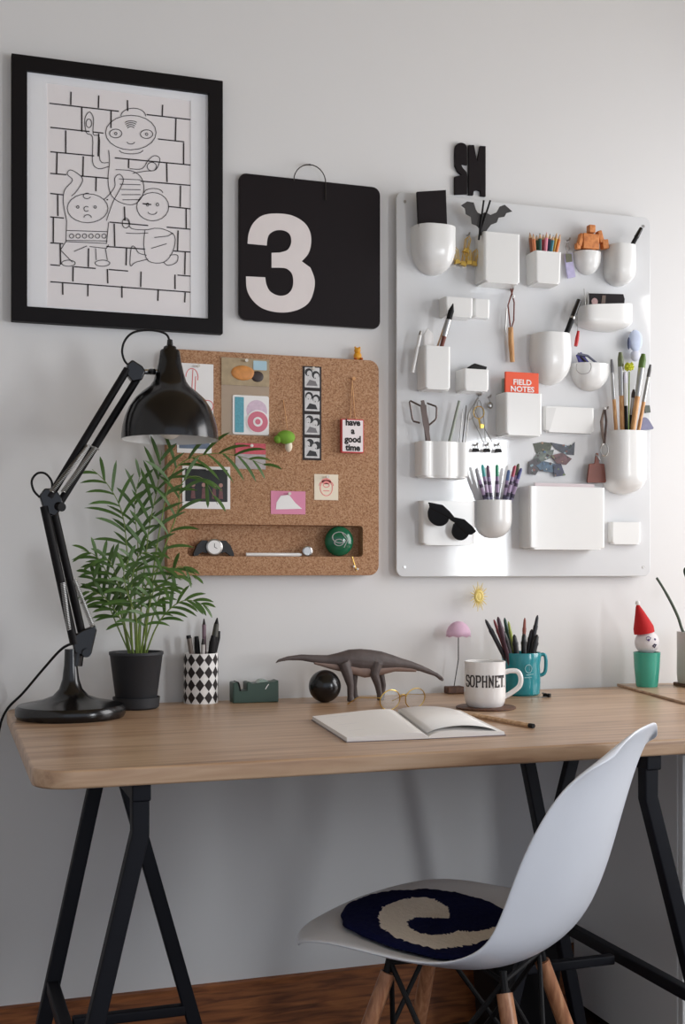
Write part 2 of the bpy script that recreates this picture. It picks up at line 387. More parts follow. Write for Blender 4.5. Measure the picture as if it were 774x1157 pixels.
# three plain doodled figures with raised arms
def arc(cx, cy, rx, ry, a0=0, a1=360, n=20): return [(cx+rx*cos(radians(a0+(a1-a0)*k/n)), cy+ry*sin(radians(a0+(a1-a0)*k/n))) for k in range(n+1)]
tw = .0013
def d(p): ln(p, tw)
d(arc(424, 315, 82, 56)); d(arc(375, 318, 20, 14)); d(arc(475, 320, 20, 14)); d(arc(375, 318, 4, 4)); d(arc(475, 320, 4, 4)); d(arc(424, 345, 12, 7, 0, 180)); d(arc(432, 262, 40, 26, 180, 360))
d(arc(425, 372, 38, 12, 0, 180))
for k in range(4): d(arc(424, 285+k*6, 20-k*3, 8, 200, 340))
d(catmull([(352,372),(355,410),(350,470),(362,520),(400,545),(440,545),(465,510),(460,465),(430,440),(375,435)], 4))
for k in range(5): d([(385+k*3, 465+k*17), (455, 468+k*16)])
d(catmull([(352,425),(320,432),(300,410),(300,330),(280,315),(275,270),(290,248),(303,270),(302,320),(322,330),(324,405),(352,412)], 4)); d(arc(288, 285, 9, 14))
d(catmull([(420,432),(460,432),(480,405),(500,390),(518,400),(505,435),(470,440),(430,447)], 4)); d(arc(492, 425, 15, 14))
d(arc(284, 560, 66, 47)); d(arc(252, 556, 4, 4)); d(arc(308, 556, 4, 4)); d(arc(280, 562, 8, 8, 40, 320)); d(arc(284, 590, 12, 9, 180, 360)); d(arc(282, 520, 12, 9, 20, 300))
d(catmull([(216,600),(205,540),(210,500),(235,470),(218,450),(228,436),(255,450),(268,470),(248,505),(232,520)], 4))
d(catmull([(345,600),(366,540),(385,505),(400,470),(388,450),(372,462),(372,490),(350,520),(335,532)], 4))
d([(216,600),(214,668),(345,674),(352,606)]); d([(214,664),(348,666)]); d([(214,632),(350,636)])
for k in range(6): d(arc(232+k*21, 650, 7, 7))
d([(214,668),(196,695),(235,735)]); d([(282,682),(240,700)]); d([(290,684),(345,690),(352,678)]); d(arc(222, 738, 22, 10)); d(arc(332, 738, 24, 10)); d([(310,690),(312,728)]); d([(342,692),(348,728)])
d(arc(495, 555, 52, 46)); d(arc(478, 548, 4, 5)); d(arc(510, 548, 4, 5)); d(arc(494, 572, 14, 8, 0, 180)); d(arc(497, 510, 30, 14, 180, 360))
d(catmull([(400,598),(415,600),(425,625),(470,630),(500,625)], 4)); d(catmull([(408,640),(440,642),(480,640)], 4)); d(arc(408, 608, 12, 16))
d(catmull([(470,630),(466,680),(480,730),(530,735),(560,700),(566,650),(530,628),(500,625)], 4)); d([(500,655),(545,650),(560,640)]); d([(490,690),(540,675)])
d(catmull([(480,725),(440,735),(422,745),(425,690),(435,684),(450,705),(475,712)], 4)); d(catmull([(530,735),(545,745),(572,735),(575,712),(550,712)], 4))
dr.build('line_drawing', INK, fr)

# ---------------------------------------------------------------- calendar with a big 3
cd = .012
a = WP(270, 194, cd); b = WP(430, 372, cd); c2 = WP(428, 212, cd); d2 = WP(270, 361, cd)
cw_, ch_ = b.x-a.x, ((a.z-d2.z)+(c2.z-b.z))/2
co = Vector(((a.x+b.x)/2, 0, (a.z+c2.z+d2.z+b.z)/4))
cal = thing('wall_calendar', 'black wall calendar card with a large white 3, hung from a wire ring', 'calendar', co)
MB().prism(rrect(cw_, ch_, .018), -.003, -.009).build('backing_board', DARKM, cal)
MB().prism(rrect(cw_-.003, ch_-.003, .017), -.0092, -cd).build('date_card', CALB, cal)
def c3(x, y): return (250+x/3.87, 150+y/3.87)
runs = [[(115,485),(120,440),(140,395),(180,362),(240,353),(310,362),(365,395),(390,440),(392,490),(380,530),(352,562)],
        [(390,590),(408,640),(405,690),(385,740),(345,770),(290,785),(230,783),(175,765),(135,730),(112,685),(108,628)],
        [(192,632),(198,665),(215,695),(250,712),(285,708),(308,685),(315,650),(308,615),(285,594),(255,590)], [(220,590)], [(220,525)],
        [(255,524),(290,512),(306,480),(300,445),(275,428),(240,427),(212,442),(202,465),(199,493)]]
pts = []
for r in runs: pts += catmull(r, 4) if len(r) > 1 else [Vector(r[0])]
MB().prism(px_pts([c3(*p) for p in pts], cd+.0005, co), -cd, -cd-.0008).build('numeral', OFFW, cal)
rg = []
for k in range(15):
    t = pi*k/14; rg.append((332+18*cos(pi-t)*1.0+18, 203-19*sin(t)+ (k/14)*4))
R3 = [WP(x, y, cd+.002)-co for x, y in rg]; R3.insert(0, WP(332, 210, .002)-co); R3.append(WP(368, 226, cd+.002)-co)
MB().tube(R3, .0012, 8).build('ring', DARKM, cal, smooth=True)
MB().tube([(WP(350, 186, 0)-co), (WP(350, 186, cd+.004)-co)], .002, 8).build('wall_hook', DARKM, cal)

# ---------------------------------------------------------------- letters S and M
def l3(x, y): return (510+x/8.6, 140+y/8.6)
for nm, pts in (('letter_s', catmull([(36,405),(36,240),(58,195),(95,181),(135,195),(155,230)], 4)+[Vector(p) for p in ((155,400),(98,388))]+catmull([(98,388),(112,425),(150,472),(158,530)], 4)+[Vector(p) for p in ((155,680),(33,685),(33,512),(100,494))]+catmull([(100,494),(62,462),(36,405)], 3)[:-1]),
                ('letter_m', [(168,203),(222,203),(252,360),(280,212),(335,215),(335,705),(284,700),(284,560),(284,652),(252,640),(220,650),(214,692),(168,690)])):
    o = WP(*l3(95 if nm == 'letter_s' else 250, 440), .006); o.y = 0
    tag(MB().prism(px_pts([l3(*p) for p in pts], .007, o), -.0005, -.007).build(nm, CALB, loc=o, bevel=.0008),
        'black capital letter S above the white organiser' if nm == 'letter_s' else 'black capital letter M above the white organiser', 'letter', 'black capital letters')
# ---------------------------------------------------------------- cork board
CD = .034
a = WP(189, 395, CD); b = WP(428, 650, CD); c2 = WP(428, 406, CD)
tz = (WP(200, 396, CD).z+c2.z)/2; cwid = b.x-a.x; chei = tz-b.z
ko = Vector(((a.x+b.x)/2, 0, (tz+b.z)/2))
kb = thing('cork_board', 'brown cork pin board with a recessed tray slot behind the palm', 'pin board', ko)
r0 = WP(212, 592, CD)-ko; r1 = WP(410, 629, CD)-ko
outer = rrect(cwid, chei, .022, 8); inner = rrect(r1.x-r0.x, r0.z-r1.z, .008, 8, (r0.x+r1.x)/2, (r0.z+r1.z)/2)
m = MB(); L = lambda P, y: [(p[0], y, p[1]) for p in P]
m.loft([L(outer, -.001), L(outer, -CD), L(inner, -CD), L(inner, -.004)], True, True, True)
m.build('board', CORK, kb, bevel=.0012)
def card(name, label, cat, l, t, r, b, mt, d=CD, th=.0012, pin=None, group=None, skew=0):
    A = WP(l, t, d); B = WP(r, b, d); w = B.x-A.x
    h = ((WP((l+r)/2, t, d)).z-WP((l+r)/2, b, d).z); o = Vector(((A.x+B.x)/2, -d, (WP((l+r)/2, t, d).z+WP((l+r)/2, b, d).z)/2))
    T = thing(name, label, cat, o, group=group, rot=(0, skew, 0))
    MB().prism([(-w/2, -h/2), (w/2, -h/2), (w/2, h/2), (-w/2, h/2)], -.0004, -th).build('sheet', mt, T)
    if pin:
        MB().lathe([(.0008, .0), (.0008, .004), (.003, .0042), (.0022, .009), (.0035, .0105), (.0035, .012)], 10).xf(Matrix.Rotation(pi/2, 4, 'X')).build('push_pin', pin, T, loc=(0, -th, h/2-.006), smooth=True)
    return T, w, h, th
CLEARP = mat('clear_push_pin', (214, 208, 196), .2, spec=.8)
T, w, h, th = card('postcard', 'white card with a faint red drawing beside the black lamp shade', 'card', 205, 411, 241, 478, PAPER, pin=CLEARP)
REDINK = cm('red_ink', (222, 110, 110))
m = MB()
for P in (arc(-.012, .034, .013, .018, 180, -20), [(-.004, .036), (-.006, -.01)], [(-.010, .05), (-.012, .01), (-.008, -.016)], arc(.022, -.026, .012, .012), [(-.004, -.012), (.02, -.014)]):
    m.stroke(P, .0016, -th, -th-.0004)
m.build('drawing', REDINK, T)
# bag of stickers
BAG = mat('clear_plastic_bag', (206, 186, 160), .15, spec=.8, alpha=.45)
T, w, h, th = card('sticker_bag', 'clear plastic bag of stickers hanging from a pin near the board top', 'bag', 250, 405, 304, 492, BAG, pin=CLEARP)
MB().prism(rrect(w, .058, .002, 3, 0, h/2-.030), -th, -th-.0012).build('header_card', cm('tan_header', (170, 150, 118), var=.3, scale=60), T)
MB().ball((-.006, -th-.002, h/2-.032), (.026, .003, .016), 16, 8).build('header_picture', cm('amber_print', (206, 138, 72), var=.35, scale=80), T, smooth=True)
MB().ball((.026, -th-.0015, h/2-.038), (.014, .002, .012), 12, 8).build('header_picture', cm('dark_print', (52, 38, 34), var=.3), T, smooth=True)
MB().prism(rrect(.030, .020, .002, 3, .032, h/2-.014), -th-.0012, -th-.002).build('header_label', cm('pale_blue', (170, 200, 212)), T)
wS = .080
MB().prism(rrect(wS, .084, .004, 3, w/2-wS/2-.001, -h/2+.044), -th, -th-.001).build('sticker', PAPER, T)
m = MB(); m.prism(rrect(.020, .076, .001, 3, w/2-wS+.0135, -h/2+.044), -th-.001, -th-.0014); m.build('sticker_print', cm('teal_print', (88, 160, 176), var=.3, scale=300), T)
m = MB(); cxx = w/2-.026; czz = -h/2+.030
m.prism(circ(.0255, 28, cxx, czz), -th-.001, -th-.002); m.build('round_sticker', PAPER, T)
m = MB(); m.prism(circ(.0225, 28, cxx, czz), -th-.002, -th-.0026, 0); m.prism(circ(.0105, 20, cxx, czz), -th-.0026, -th-.003, 1); m.prism(circ(.006, 20, cxx, czz), -th-.003, -th-.0034, 0)
m.build('round_sticker_print', [cm('rose_print', (212, 116, 134)), PAPER], T)
MB().prism(circ(.023, 24, cxx-.002, czz+.024), -th-.0005, -th-.0012).build('round_sticker', cm('pale_lilac_print', (214, 190, 206), var=.2, scale=200), T)
T, w, h, th = card('sticker_pack', 'small pack with a red top and silver bottom below the sticker bag', 'packet', 266, 501, 300, 530, cm('silver_foil', (176, 168, 168), var=.25, scale=150), pin=CLEARP)
MB().prism(rrect(w, h*.42, .001, 2, 0, h*.29), -th, -th-.0008).build('printed_top', cm('rose_red', (206, 84, 96), var=.25, scale=200), T)
# photos
def photo(l, t, r, b, label, group=None, people=True):
    T, w, h, th = card('photograph', label, 'photo', l, t, r, b, PAPER, pin=CLEARP)
    MB().box(0, -th-.0003, h*.05, w*.88, .0006, h*.76).build('picture', cm('night_photo', (30, 30, 30), var=.4, scale=120), T)
    if people:
        m = MB()
        for x in (-.28, -.06, .16, .3):
            m.prism(circ(.0045, 12, x*w, h*.06), -th-.0006, -th-.0009, 0); m.prism([(x*w-.005, -h*.26), (x*w+.005, -h*.26), (x*w+.003, -.001), (x*w-.003, -.001)], -th-.0006, -th-.0009, 1)
        m.build('people', [cm('photo_skin', (172, 128, 118)), cm('photo_dress', (112, 70, 70), var=.4, scale=200)], T)
    return T, w, h, th
photo(206, 527, 260, 575, 'white bordered photo of a group of people in the dark behind palm leaves')
T, w, h, th = card('landscape_photo', 'small white bordered blue grey photo just under the lamp shade', 'photo', 200, 482, 239, 512, PAPER, pin=None)
MB().box(0, -th-.0003, .001, w*.88, .0006, h*.7).build('picture', cm('blue_grey_photo', (104, 118, 140), var=.35, scale=60), T)
# photo strip: four frames
T, w, h, th = card('photo_strip', 'black and white photo booth strip of four frames', 'photo', 342, 414, 363, 520, INK, pin=CLEARP)
for k in range(4):
    m = MB(); z = h/2-h*(.12+.25*k); s_ = w*.40
    m.prism([(-s_, z-.019), (s_, z-.019), (s_, z+.019), (-s_, z+.019)] if False else rrect(s_*2, .044, .001, 2, 0, z), -th, -th-.0005, 0)
    for (dx, dz) in ((-.008, .008), (.008, .003)):
        m.prism(circ(.0088, 14, dx+.001*k, z+dz+.003), -th-.0005, -th-.0008, 1); m.prism(circ(.0058, 12, dx+.0015*(1-k), z+dz, 1.2), -th-.0008, -th-.001, 0); m.prism(circ(.0012, 6, dx-.001, z+dz-.004), -th-.001, -th-.0011, 1)
    m.prism([(-.014, z-.018), (.012, z-.018), (.008, z-.008), (-.006, z-.005)], -th-.0005, -th-.0008, 1 if k % 2 else 2)
    m.build('frame', [cm('photo_light', (208, 206, 206), var=.25, scale=150), cm('photo_black', (34, 32, 34)), cm('photo_grey', (118, 114, 116))], T)
# hanging card: have a good time
o = WP(399, 426, CD)
T = thing('hanging_sign', 'small white and red hanging sign reading have a good time', 'sign', o)
P = lambda x, y, dd=CD: WP(x, y, dd)-o
MB().tube([P(398, 430, CD+.004), P(396, 470, CD+.006), P(394, 474, CD+.006)], .001, 6).build('string', LTW, T)
MB().tube([P(398, 430, CD+.004), P(401, 470, CD+.006), P(403, 474, CD+.006)], .001, 6).build('string', LTW, T)
MB().lathe([(.0015, 0), (.0015, .003), (.004, .004), (.004, .006)], 10).xf(Matrix.Rotation(pi/2, 4, 'X')).build('push_pin', LTW, T, loc=P(399, 428))
A = P(386, 473, CD+.012); B = P(411, 512, CD+.012); sw, sh = B.x-A.x, A.z-B.z; sx, sz = (A.x+B.x)/2, (A.z+B.z)/2
MB().prism(rrect(sw, sh, .002, 3, sx, sz), -.001, -.012).build('panel', cm('red_sign_edge', (204, 70, 70)), T)
MB().prism(rrect(sw-.004, sh-.005, .001, 3, sx, sz), -.012, -.0128).build('face', cm('pale_pink_white', (240, 230, 230)), T)
m = MB()
for k, s_ in enumerate(('have', 'a', 'good', 'time')):
    t_ = text_mb(s_, .0195, .0008, -.0130, sx=.95); t_.xf(Matrix.Translation((sx, 0, sz+.029-k*.0185))); m.add(t_.v, t_.f)
m.build('lettering', INK, T)
# pink card, cream card, green mushroom charm
T, w, h, th = card('pink_picture_card', 'pink card with a white shape pinned above the tray slot', 'card', 306, 555, 345, 581, PINK, pin=CLEARP)
MB().prism([(-w*.36, -h*.30), (w*.40, -h*.26), (w*.2, 0), (w*.02, h*.34), (-w*.22, h*.30), (-w*.34, .0)], -th, -th-.0006).build('white_shape', PAPER, T)
T, w, h, th = card('cream_picture_card', 'small cream card with a pink sketch pinned above the tray slot', 'card', 355, 536, 382, 565, CREAM, pin=CLEARP)
m = MB(); pk = cm('coral_ink', (232, 138, 132))
for P_ in (arc(0, .003, .016, .012, 0, 180), arc(0, -.002, .014, .017), arc(0, .004, .007, .004), [(-.007, -.008), (.007, -.008)]): m.stroke(P_, .0018, -th, -th-.0005)
m.prism(circ(.011, 14, 0, .013, .6), -th, -th-.0005); m.build('sketch', pk, T)
o = WP(323, 450, CD); P = lambda x, y, dd=CD: WP(x, y, dd)-o
T = thing('mushroom_charm', 'green capped mushroom charm hanging from a thin cord on the cork', 'charm', o)
MB().tube([P(320, 452, CD+.001), P(323, 470, CD+.006), P(325, 487, CD+.010)], .0009, 6).build('cord', LTW, T)
m = MB(); cc = P(323, 494, CD+.016)
m.ball((cc.x, cc.y, cc.z), (.021, .013, .015), 16, 8); m.ball((cc.x-.018, cc.y, cc.z-.005), .009, 10, 6); m.build('cap', cm('lime_felt', (118, 164, 52), rough=.8, var=.2, scale=80), T, smooth=True)
cc = P(326, 504, CD+.012); MB().ball((cc.x, cc.y, cc.z), (.0085, .0085, .013), 12, 8).build('stem', CREAM, T, smooth=True)
# things in the recess
zr = ko.z+r1.z
def inrec(px, d): q = WP(px, 628, d); return Vector((q.x, -d, zr))
o = inrec(240, .016)
T = thing('wrist_watch', 'wrist watch with a pale round dial lying in the cork slot', 'watch', o)
m = MB(); m.lathe([(.0, 0), (.0165, 0), (.018, .003), (.018, .006), (.0165, .007), (.0, .007)], 28).xf(Matrix.Rotation(pi/2, 4, 'X')); m.build('case', METAL, T, loc=(.002, -.004, .0195), smooth=True)
MB().prism(circ(.0145, 28), -.0071, -.0078).build('dial', PAPER, T, loc=(.002, -.004, .0195))
m = MB(); m.stroke([(0, 0), (.0, .008)], .001, -.0079, -.0083); m.stroke([(0, 0), (.006, -.003)], .001, -.0079, -.0083); m.build('hands', INK, T, loc=(.002, -.004, .0195))
for sg in (-1, 1):
    m = MB(); Q = [(sg*.014, 0, .034), (sg*.026, 0, .034), (sg*.036, 0, .024), (sg*.044, 0, .006)]
    m.loft([[(x, -.007, z), (x, .006, z), (x+.0, .006, max(0, z-.030+abs(x)*.2)), (x, -.007, max(0, z-.030+abs(x)*.2))] for x, y, z in Q]); m.build('strap', cm('black_leather', (26, 24, 25), rough=.5), T, loc=(.002, 0, 0))
a = inrec(278, .018); b = inrec(341, .018)
tag(MB().tube([(0, 0, .004), ((b-a).x*.96, 0, .004), ((b-a).x, 0, .004)], [.004, .004, .0015], 10).build('white_pen', WHITE, loc=a, smooth=True), 'white pen lying in the cork slot', 'pen')
o = inrec(347, .020)
tag(MB().lathe([(.0, 0), (.0105, 0), (.0115, .0015), (.0115, .003), (.009, .004), (.009, .003), (0, .003)], 28).xf(Matrix.Translation((0, 0, .0118)) @ Matrix.Rotation(pi/2, 4, 'X')).build('coin', METAL, loc=o, smooth=True), 'round silver coin standing at the end of the white pen', 'coin')
o = inrec(383, .0262); o.z += .0008
T = thing('green_ball', 'shiny dark green ball with a grey drawing, resting in the cork slot', 'ball', o)
gb = .0335/2
gb = mpp(383, CD)*17
MB().ball((0, 0, gb), (gb, gb*.56, gb), 28, 18).build('ball_body', cm('green_glass', (14, 92, 62), rough=.12, var=.35, scale=40), T, smooth=True)
m = MB()
for P_ in (arc(-.004, gb+.008, .016, .012, 20, 330), arc(-.006, gb-.003, .010, .007), [(.002, gb+.018), (.014, gb+.002), (.006, gb-.014)]):
    vv = []
    for x, z in P_: y = -sqrt(max(gb*gb-x*x-(z-gb)**2, 1e-6))*.56-.0004; vv.append((x, y, z))
    m.tube(vv, .0011, 6)
m.build('drawing', cm('pale_drawing', (168, 170, 168)), T)
# little yellow figure on top of the board
o = Vector((WP(404, 400, .013).x, -.013, tz+.0015))
T = thing('yellow_bear_figurine', 'tiny yellow toy animal sitting on top of the cork board', 'figurine', o)
YT = cm('amber_toy', (232, 164, 40))
MB().ball((0, 0, .0095), (.0095, .008, .0105), 14, 10).build('body', YT, T, smooth=True)
MB().ball((-.001, -.002, .022), (.0075, .007, .007), 14, 10).build('head', YT, T, smooth=True)
for sg in (-1, 1): MB().ball((sg*.005-.001, -.002, .0285), .0025, 8, 6).build('ear', YT, T, smooth=True)
for sg in (-1, 1): MB().ball((sg*.007, -.006, .003), (.004, .006, .003), 8, 6).build('foot', cm('orange_toy', (204, 104, 40)), T, smooth=True)
# small pin with thread at the lower right of the board
o = WP(402, 628, CD)
T = thing('earring', 'small earring with two pearls pinned at the lower right of the cork board', 'earring', o)
P = lambda x, y, dd=CD+.003: WP(x, y, dd)-o
MB().tube([P(398, 629), P(400, 636), P(403, 645)], .0008, 6).build('wire', GOLD, T)
for (x, y) in ((400, 640), (404, 643)): q = P(x, y); MB().ball(tuple(q), .0027, 10, 6).build('pearl', PAPER, T, smooth=True)

# ---------------------------------------------------------------- white wall organiser with moulded pockets
BD = .022
a = WP(448, 217, BD); b = WP(735, 651, BD); tz2 = (WP(460, 217, BD).z+WP(730, 246, BD).z)/2
bw_, bh_ = b.x-a.x, tz2-b.z; go = Vector(((a.x+b.x)/2, 0, (tz2+b.z)/2))
og = thing('wall_organiser', 'large glossy white wall organiser panel with many moulded pockets', 'wall organiser', go)
MB().prism(rrect(bw_, bh_, .018, 8), -BD+.005, -BD).build('panel', PANEL, og, bevel=.0015)
for sx_ in (-1, 1):
    for sz_ in (-1, 1):
        x, z = sx_*(bw_/2-.02), sz_*(bh_/2-.022)
        MB().prism(circ(.0035, 14, x, z), -BD, -BD-.0012).build('screw', METAL, og); MB().prism(circ(.009, 14, x, z), 0, -BD+.005).build('spacer', METAL, og)
def pocket(l, t, r, b, dep, n=8, R=.006, slope=0, ref=None, plan=None, wall=.0022, taper=0, egg=0, nm='pocket'):
    """front-face pixels at depth dep; the pocket grows out of the panel"""
    fd_ = BD+dep*(1 if ref is None else ref)
    A = WP(l, (t+b)/2, fd_); B = WP(r, (t+b)/2, fd_); xm = (l+r)/2
    z1 = WP(xm, t, fd_).z; z0 = WP(xm, b, fd_).z; w = (B.x-A.x)/2; h = z1-z0
    def ring(f, k, inset):
        P = []; N = 40
        s = max(1-max(0, 1-(k*h)/R)**2.2, .0)**(1/2.2) if k*h < R else 1
        s = max(s, .06 if R > .01 else .9)
        for i in range(N+1):
            ph = pi*i/N
            if plan: x, y = plan(ph, w, dep)
            elif n >= 8:
                rc = .006; q_ = i/N
                if q_ < .15: x, y = w, (dep-rc)*q_/.15
                elif q_ < .35: aa = pi/2*(q_-.15)/.2; x, y = w-rc+rc*cos(aa), dep-rc+rc*sin(aa)
                elif q_ <= .65: x, y = (w-rc)*(1-2*(q_-.35)/.3), dep
                elif q_ <= .85: aa = pi/2+pi/2*(q_-.65)/.2; x, y = -w+rc+rc*cos(aa), dep-rc+rc*sin(aa)
                else: x, y = -w, (dep-rc)*(1-q_)/.15
            else:
                c_, s_ = cos(ph), sin(ph); x = w*(abs(c_)**(2/n))*(1 if c_ > 0 else -1); y = dep*abs(s_)**(2/n)
            sx = s*(1-taper*(1-k))*(1-egg*k**3); xx = x*sx*(1-inset/w); yy = y*(s if R > .01 else 1)*(1-inset/dep)*(1-taper*(1-k))
            zz = z0+h*k + (slope*x*k)
            P.append((xx, -BD-max(yy, 0), zz+ (inset if k < .02 else 0)))
        return P
    ks = []
    for j in range(9): ks.append((R/h)*(1-cos(pi/2*j/8)) if R > .01 else min(R/h, .1)*j/8)
    ks = [k for k in ks if k <= 1]+[ (ks[-1]+(1-ks[-1])*j/3) for j in (1, 2, 3)] if ks[-1] < .999 else ks
    ks = [min(k, 1) for k in ks]
    rings = [ring(0, k, 0) for k in ks]+[ring(0, 1, wall)]+[ring(0, k, wall) for k in reversed(ks)]
    m = MB(); m.loft(rings, False, False, False)
    # floor of the pocket
    nn = len(rings[0])
    m.f.append(tuple(range(nn))); m.m.append(0); m.f.append(tuple((len(rings)-1)*nn+i for i in range(nn))); m.m.append(0)
    xc = (A.x+B.x)/2
    o = m.build(nm, WHITE, og, loc=(xc-go.x, 0, -go.z), smooth=True)
    return Vector((xc, -BD-dep/2, z0)), w, h, z1
pocket(469, 256, 516, 309, .052, 2.8, .065, ref=.5)
pocket(547, 263, 588, 320, .050)
pocket(605, 284, 635, 320, .048, 10, taper=.06)
pocket(653, 284, 681, 309, .032, 2.4, .045, ref=.6)
pocket(689, 277, 719, 321, .050, 3, .035, ref=.6)
pocket(503, 336, 535, 358, .036, 12)
pocket(535.5, 338, 554, 359, .022, 12)
pocket(480, 391, 509.5, 440, .046, 12)
pocket(524, 417, 553, 442, .045, 12)
pocket(603, 377, 647, 434, .050, 2.8, .07, ref=.5, egg=.10)
pocket(662, 343, 719, 371, .048, 5, .022, slope=.09)
pocket(649, 411, 690, 441, .040, 2.4, .055, ref=.5)
pocket(571, 444, 613, 492, .050, 12)
pocket(616, 460, 672, 489, .012, 14)
pocket(688, 487, 733, 558, .058, 2.6, .045, ref=.6)
pocket(475, 499, 531, 540, .042, plan=lambda ph, w, dp: (w*cos(ph)*(1.0), dp*(abs(sin(ph))**.28)*(.80+.20*abs(sin(1.5*ph*2*pi/pi))) if 0 < ph < pi else 0), ref=.8)
pocket(477, 566, 537, 616, .022, 14)
pocket(544, 565, 581, 608, .045, 2.4, .045, ref=.6)
pocket(598, 550, 684, 621, .050, 14)
pocket(691, 590, 725, 615, .016, 12)
def hooks(nm, pts):
    for (x, y) in pts:
        q = WP(x, y, BD); m = MB(); q = q-go
        m.tube([(q.x, q.y-.0, q.z), (q.x, q.y-.010, q.z), (q.x, q.y-.013, q.z+.004)], .0022, 8); m.build(nm, METAL, og, smooth=True)
hooks('hook', [(528, 266), (577, 328), (641, 272), (684, 462), (541, 447), (552, 449), (537, 503), (549, 503), (561, 503), (713, 376)])

# sticks, pens and pencils --------------------------------------------------
def stick(name, label, cat, p0, p1, segs, group=None, n=10, flat=1.0):
    """segs: (t0, t1, r0, r1, material, part name) along p0 to p1"""
    p0 = Vector(p0); p1 = Vector(p1); dv = p1-p0
    if len(segs) == 1:
        t0, t1, ra, rb, mt, _ = segs[0]
        k = MB().tube([dv*t0, dv*(t0+t1)/2, dv*t1], [ra, (ra+rb)/2, rb], n, flat=flat).build(name, mt, loc=p0, smooth=True); return tag(k, label, cat, group)
    T = thing(name, label, cat, p0, group=group)
    for t0, t1, ra, rb, mt, pn in segs:
        MB().tube([dv*t0, dv*t1], [ra, rb], n, flat=flat).build(pn, mt, T, smooth=True)
    return T
cols = {}
def col(rgb, **k):
    if rgb not in cols: cols[rgb] = mat('paint_%d_%d_%d' % rgb, rgb, .4, **k)
    return cols[rgb]

# top row
o = WP(487, 262, BD+.03); o.z = WP(487, 272, BD+.03).z
m = MB(); q = [((WP(x, y, BD+.024)-o).x, (WP(x, y, BD+.024)-o).z) for x, y in ((469.5, 218), (502, 216), (504, 272), (472, 272))]
T = thing('black_notebook', 'black cover notebook standing in the top left pocket', 'notebook', o)
m.prism(q, .004, -.004); m.build('cover', CALB, T, bevel=.0008)
MB().prism([(x*.98, z-.001) for x, z in q], .0032, -.0032).build('pages', CREAM, T)
# bat clip with two black sticks
bt = [(521,232),(527.6,227.8),(535,229),(537.3,236.5),(539.5,240.5),(543,242),(548,240),(554,243),(561,240),(564.5,233.5),(570,231.5),(578.5,239),(571.9,241),(569.7,245),(563.2,246),(561,251.6),(554.6,254),(551.5,258),(546,266),(541,266),(541.2,258),(538.4,254.9),(533,252.7),(532,245),(526.5,242),(525.4,235.5)]
db = BD+.036; o = WP(548, 262, db)
T = thing('bat_cutout', 'dark grey bat shaped cutout with spread wings between two pockets', 'decoration', o)
MB().prism([((WP(x, y, db)-o).x, (WP(x, y, db)-o).z) for x, y in bt], .001, -.0015).build('bat_shape', cm('slate_card', (52, 50, 50)), T)
tag(MB().tube([(0, 0, 0), WP(546.6, 226.5, db+.004)-WP(541, 271, db+.004)], .0023, 8).build('black_stick', MATTE, loc=WP(541, 271, db+.004), smooth=True), 'left one of two thin black sticks in front of the bat', 'stick')
tag(MB().tube([(0, 0, 0), WP(554, 226.5, db+.004)-WP(542.5, 263, db+.004)], .0023, 8).build('black_stick', MATTE, loc=WP(542.5, 263, db+.004), smooth=True), 'right one of two thin black sticks in front of the bat', 'stick')
# gold binder clips
for i, (x, y, rz) in enumerate(((517, 298, -.2), (523, 300, .25), (530, 299, -.1), (535, 300, .15), (526, 285, .2))):
    o = WP(x, y, BD+.012)
    T = thing('binder_clip', ['lowest gold clip beside the round pocket', 'second gold clip from the left of the small cluster', 'gold clip in the middle of the small cluster', 'gold clip at the right of the small cluster', 'gold clip at the top of the small cluster'][i], 'clip', o, group='gold clips beside the round pocket', rot=(0, rz, 0)); T.scale = (1.25, 1.1, 1.25)
    MB().prism([(-.006, 0), (.006, 0), (.0035, .007), (-.0035, .007)], -.004, .004).build('jaw', GOLD, T)
    for sy in (-.004, .004): MB().tube([(-.003, sy, .006), (-.0042, sy, .024), (0, sy, .030), (.0042, sy, .024), (.003, sy, .006)], .0009, 6).build('wire_arm', GOLD, T, smooth=True)
# coloured pencils
pc_ = [((150, 92, 60), 'brown'), ((206, 120, 74), 'tan'), ((52, 96, 64), 'dark green'), ((34, 88, 80), 'bottle green'), ((190, 62, 82), 'crimson'), ((232, 138, 158), 'pink'), ((74, 78, 120), 'slate blue'), ((40, 118, 132), 'teal'), ((222, 178, 52), 'yellow'), ((214, 120, 46), 'orange')]
for i, (c_, nmc) in enumerate(pc_):
    x = 599.5+i*3.7; dd = BD+.018+.012*(i % 2)
    stick('coloured_pencil', '%s coloured pencil standing in the small pencil pocket' % nmc, 'pencil', WP(602.5+2.5*i, 300, dd), WP(x-.8+.1*i, 262.5+(i*37 % 5)*.8, dd),
          [(0, .82, .0043, .0043, col(c_), 'body'), (.82, .95, .0043, .0016, PENW, 'sharpened_wood'), (.95, 1, .0014, .0004, col(c_), 'tip')], 'coloured pencils in the small pocket', 8)
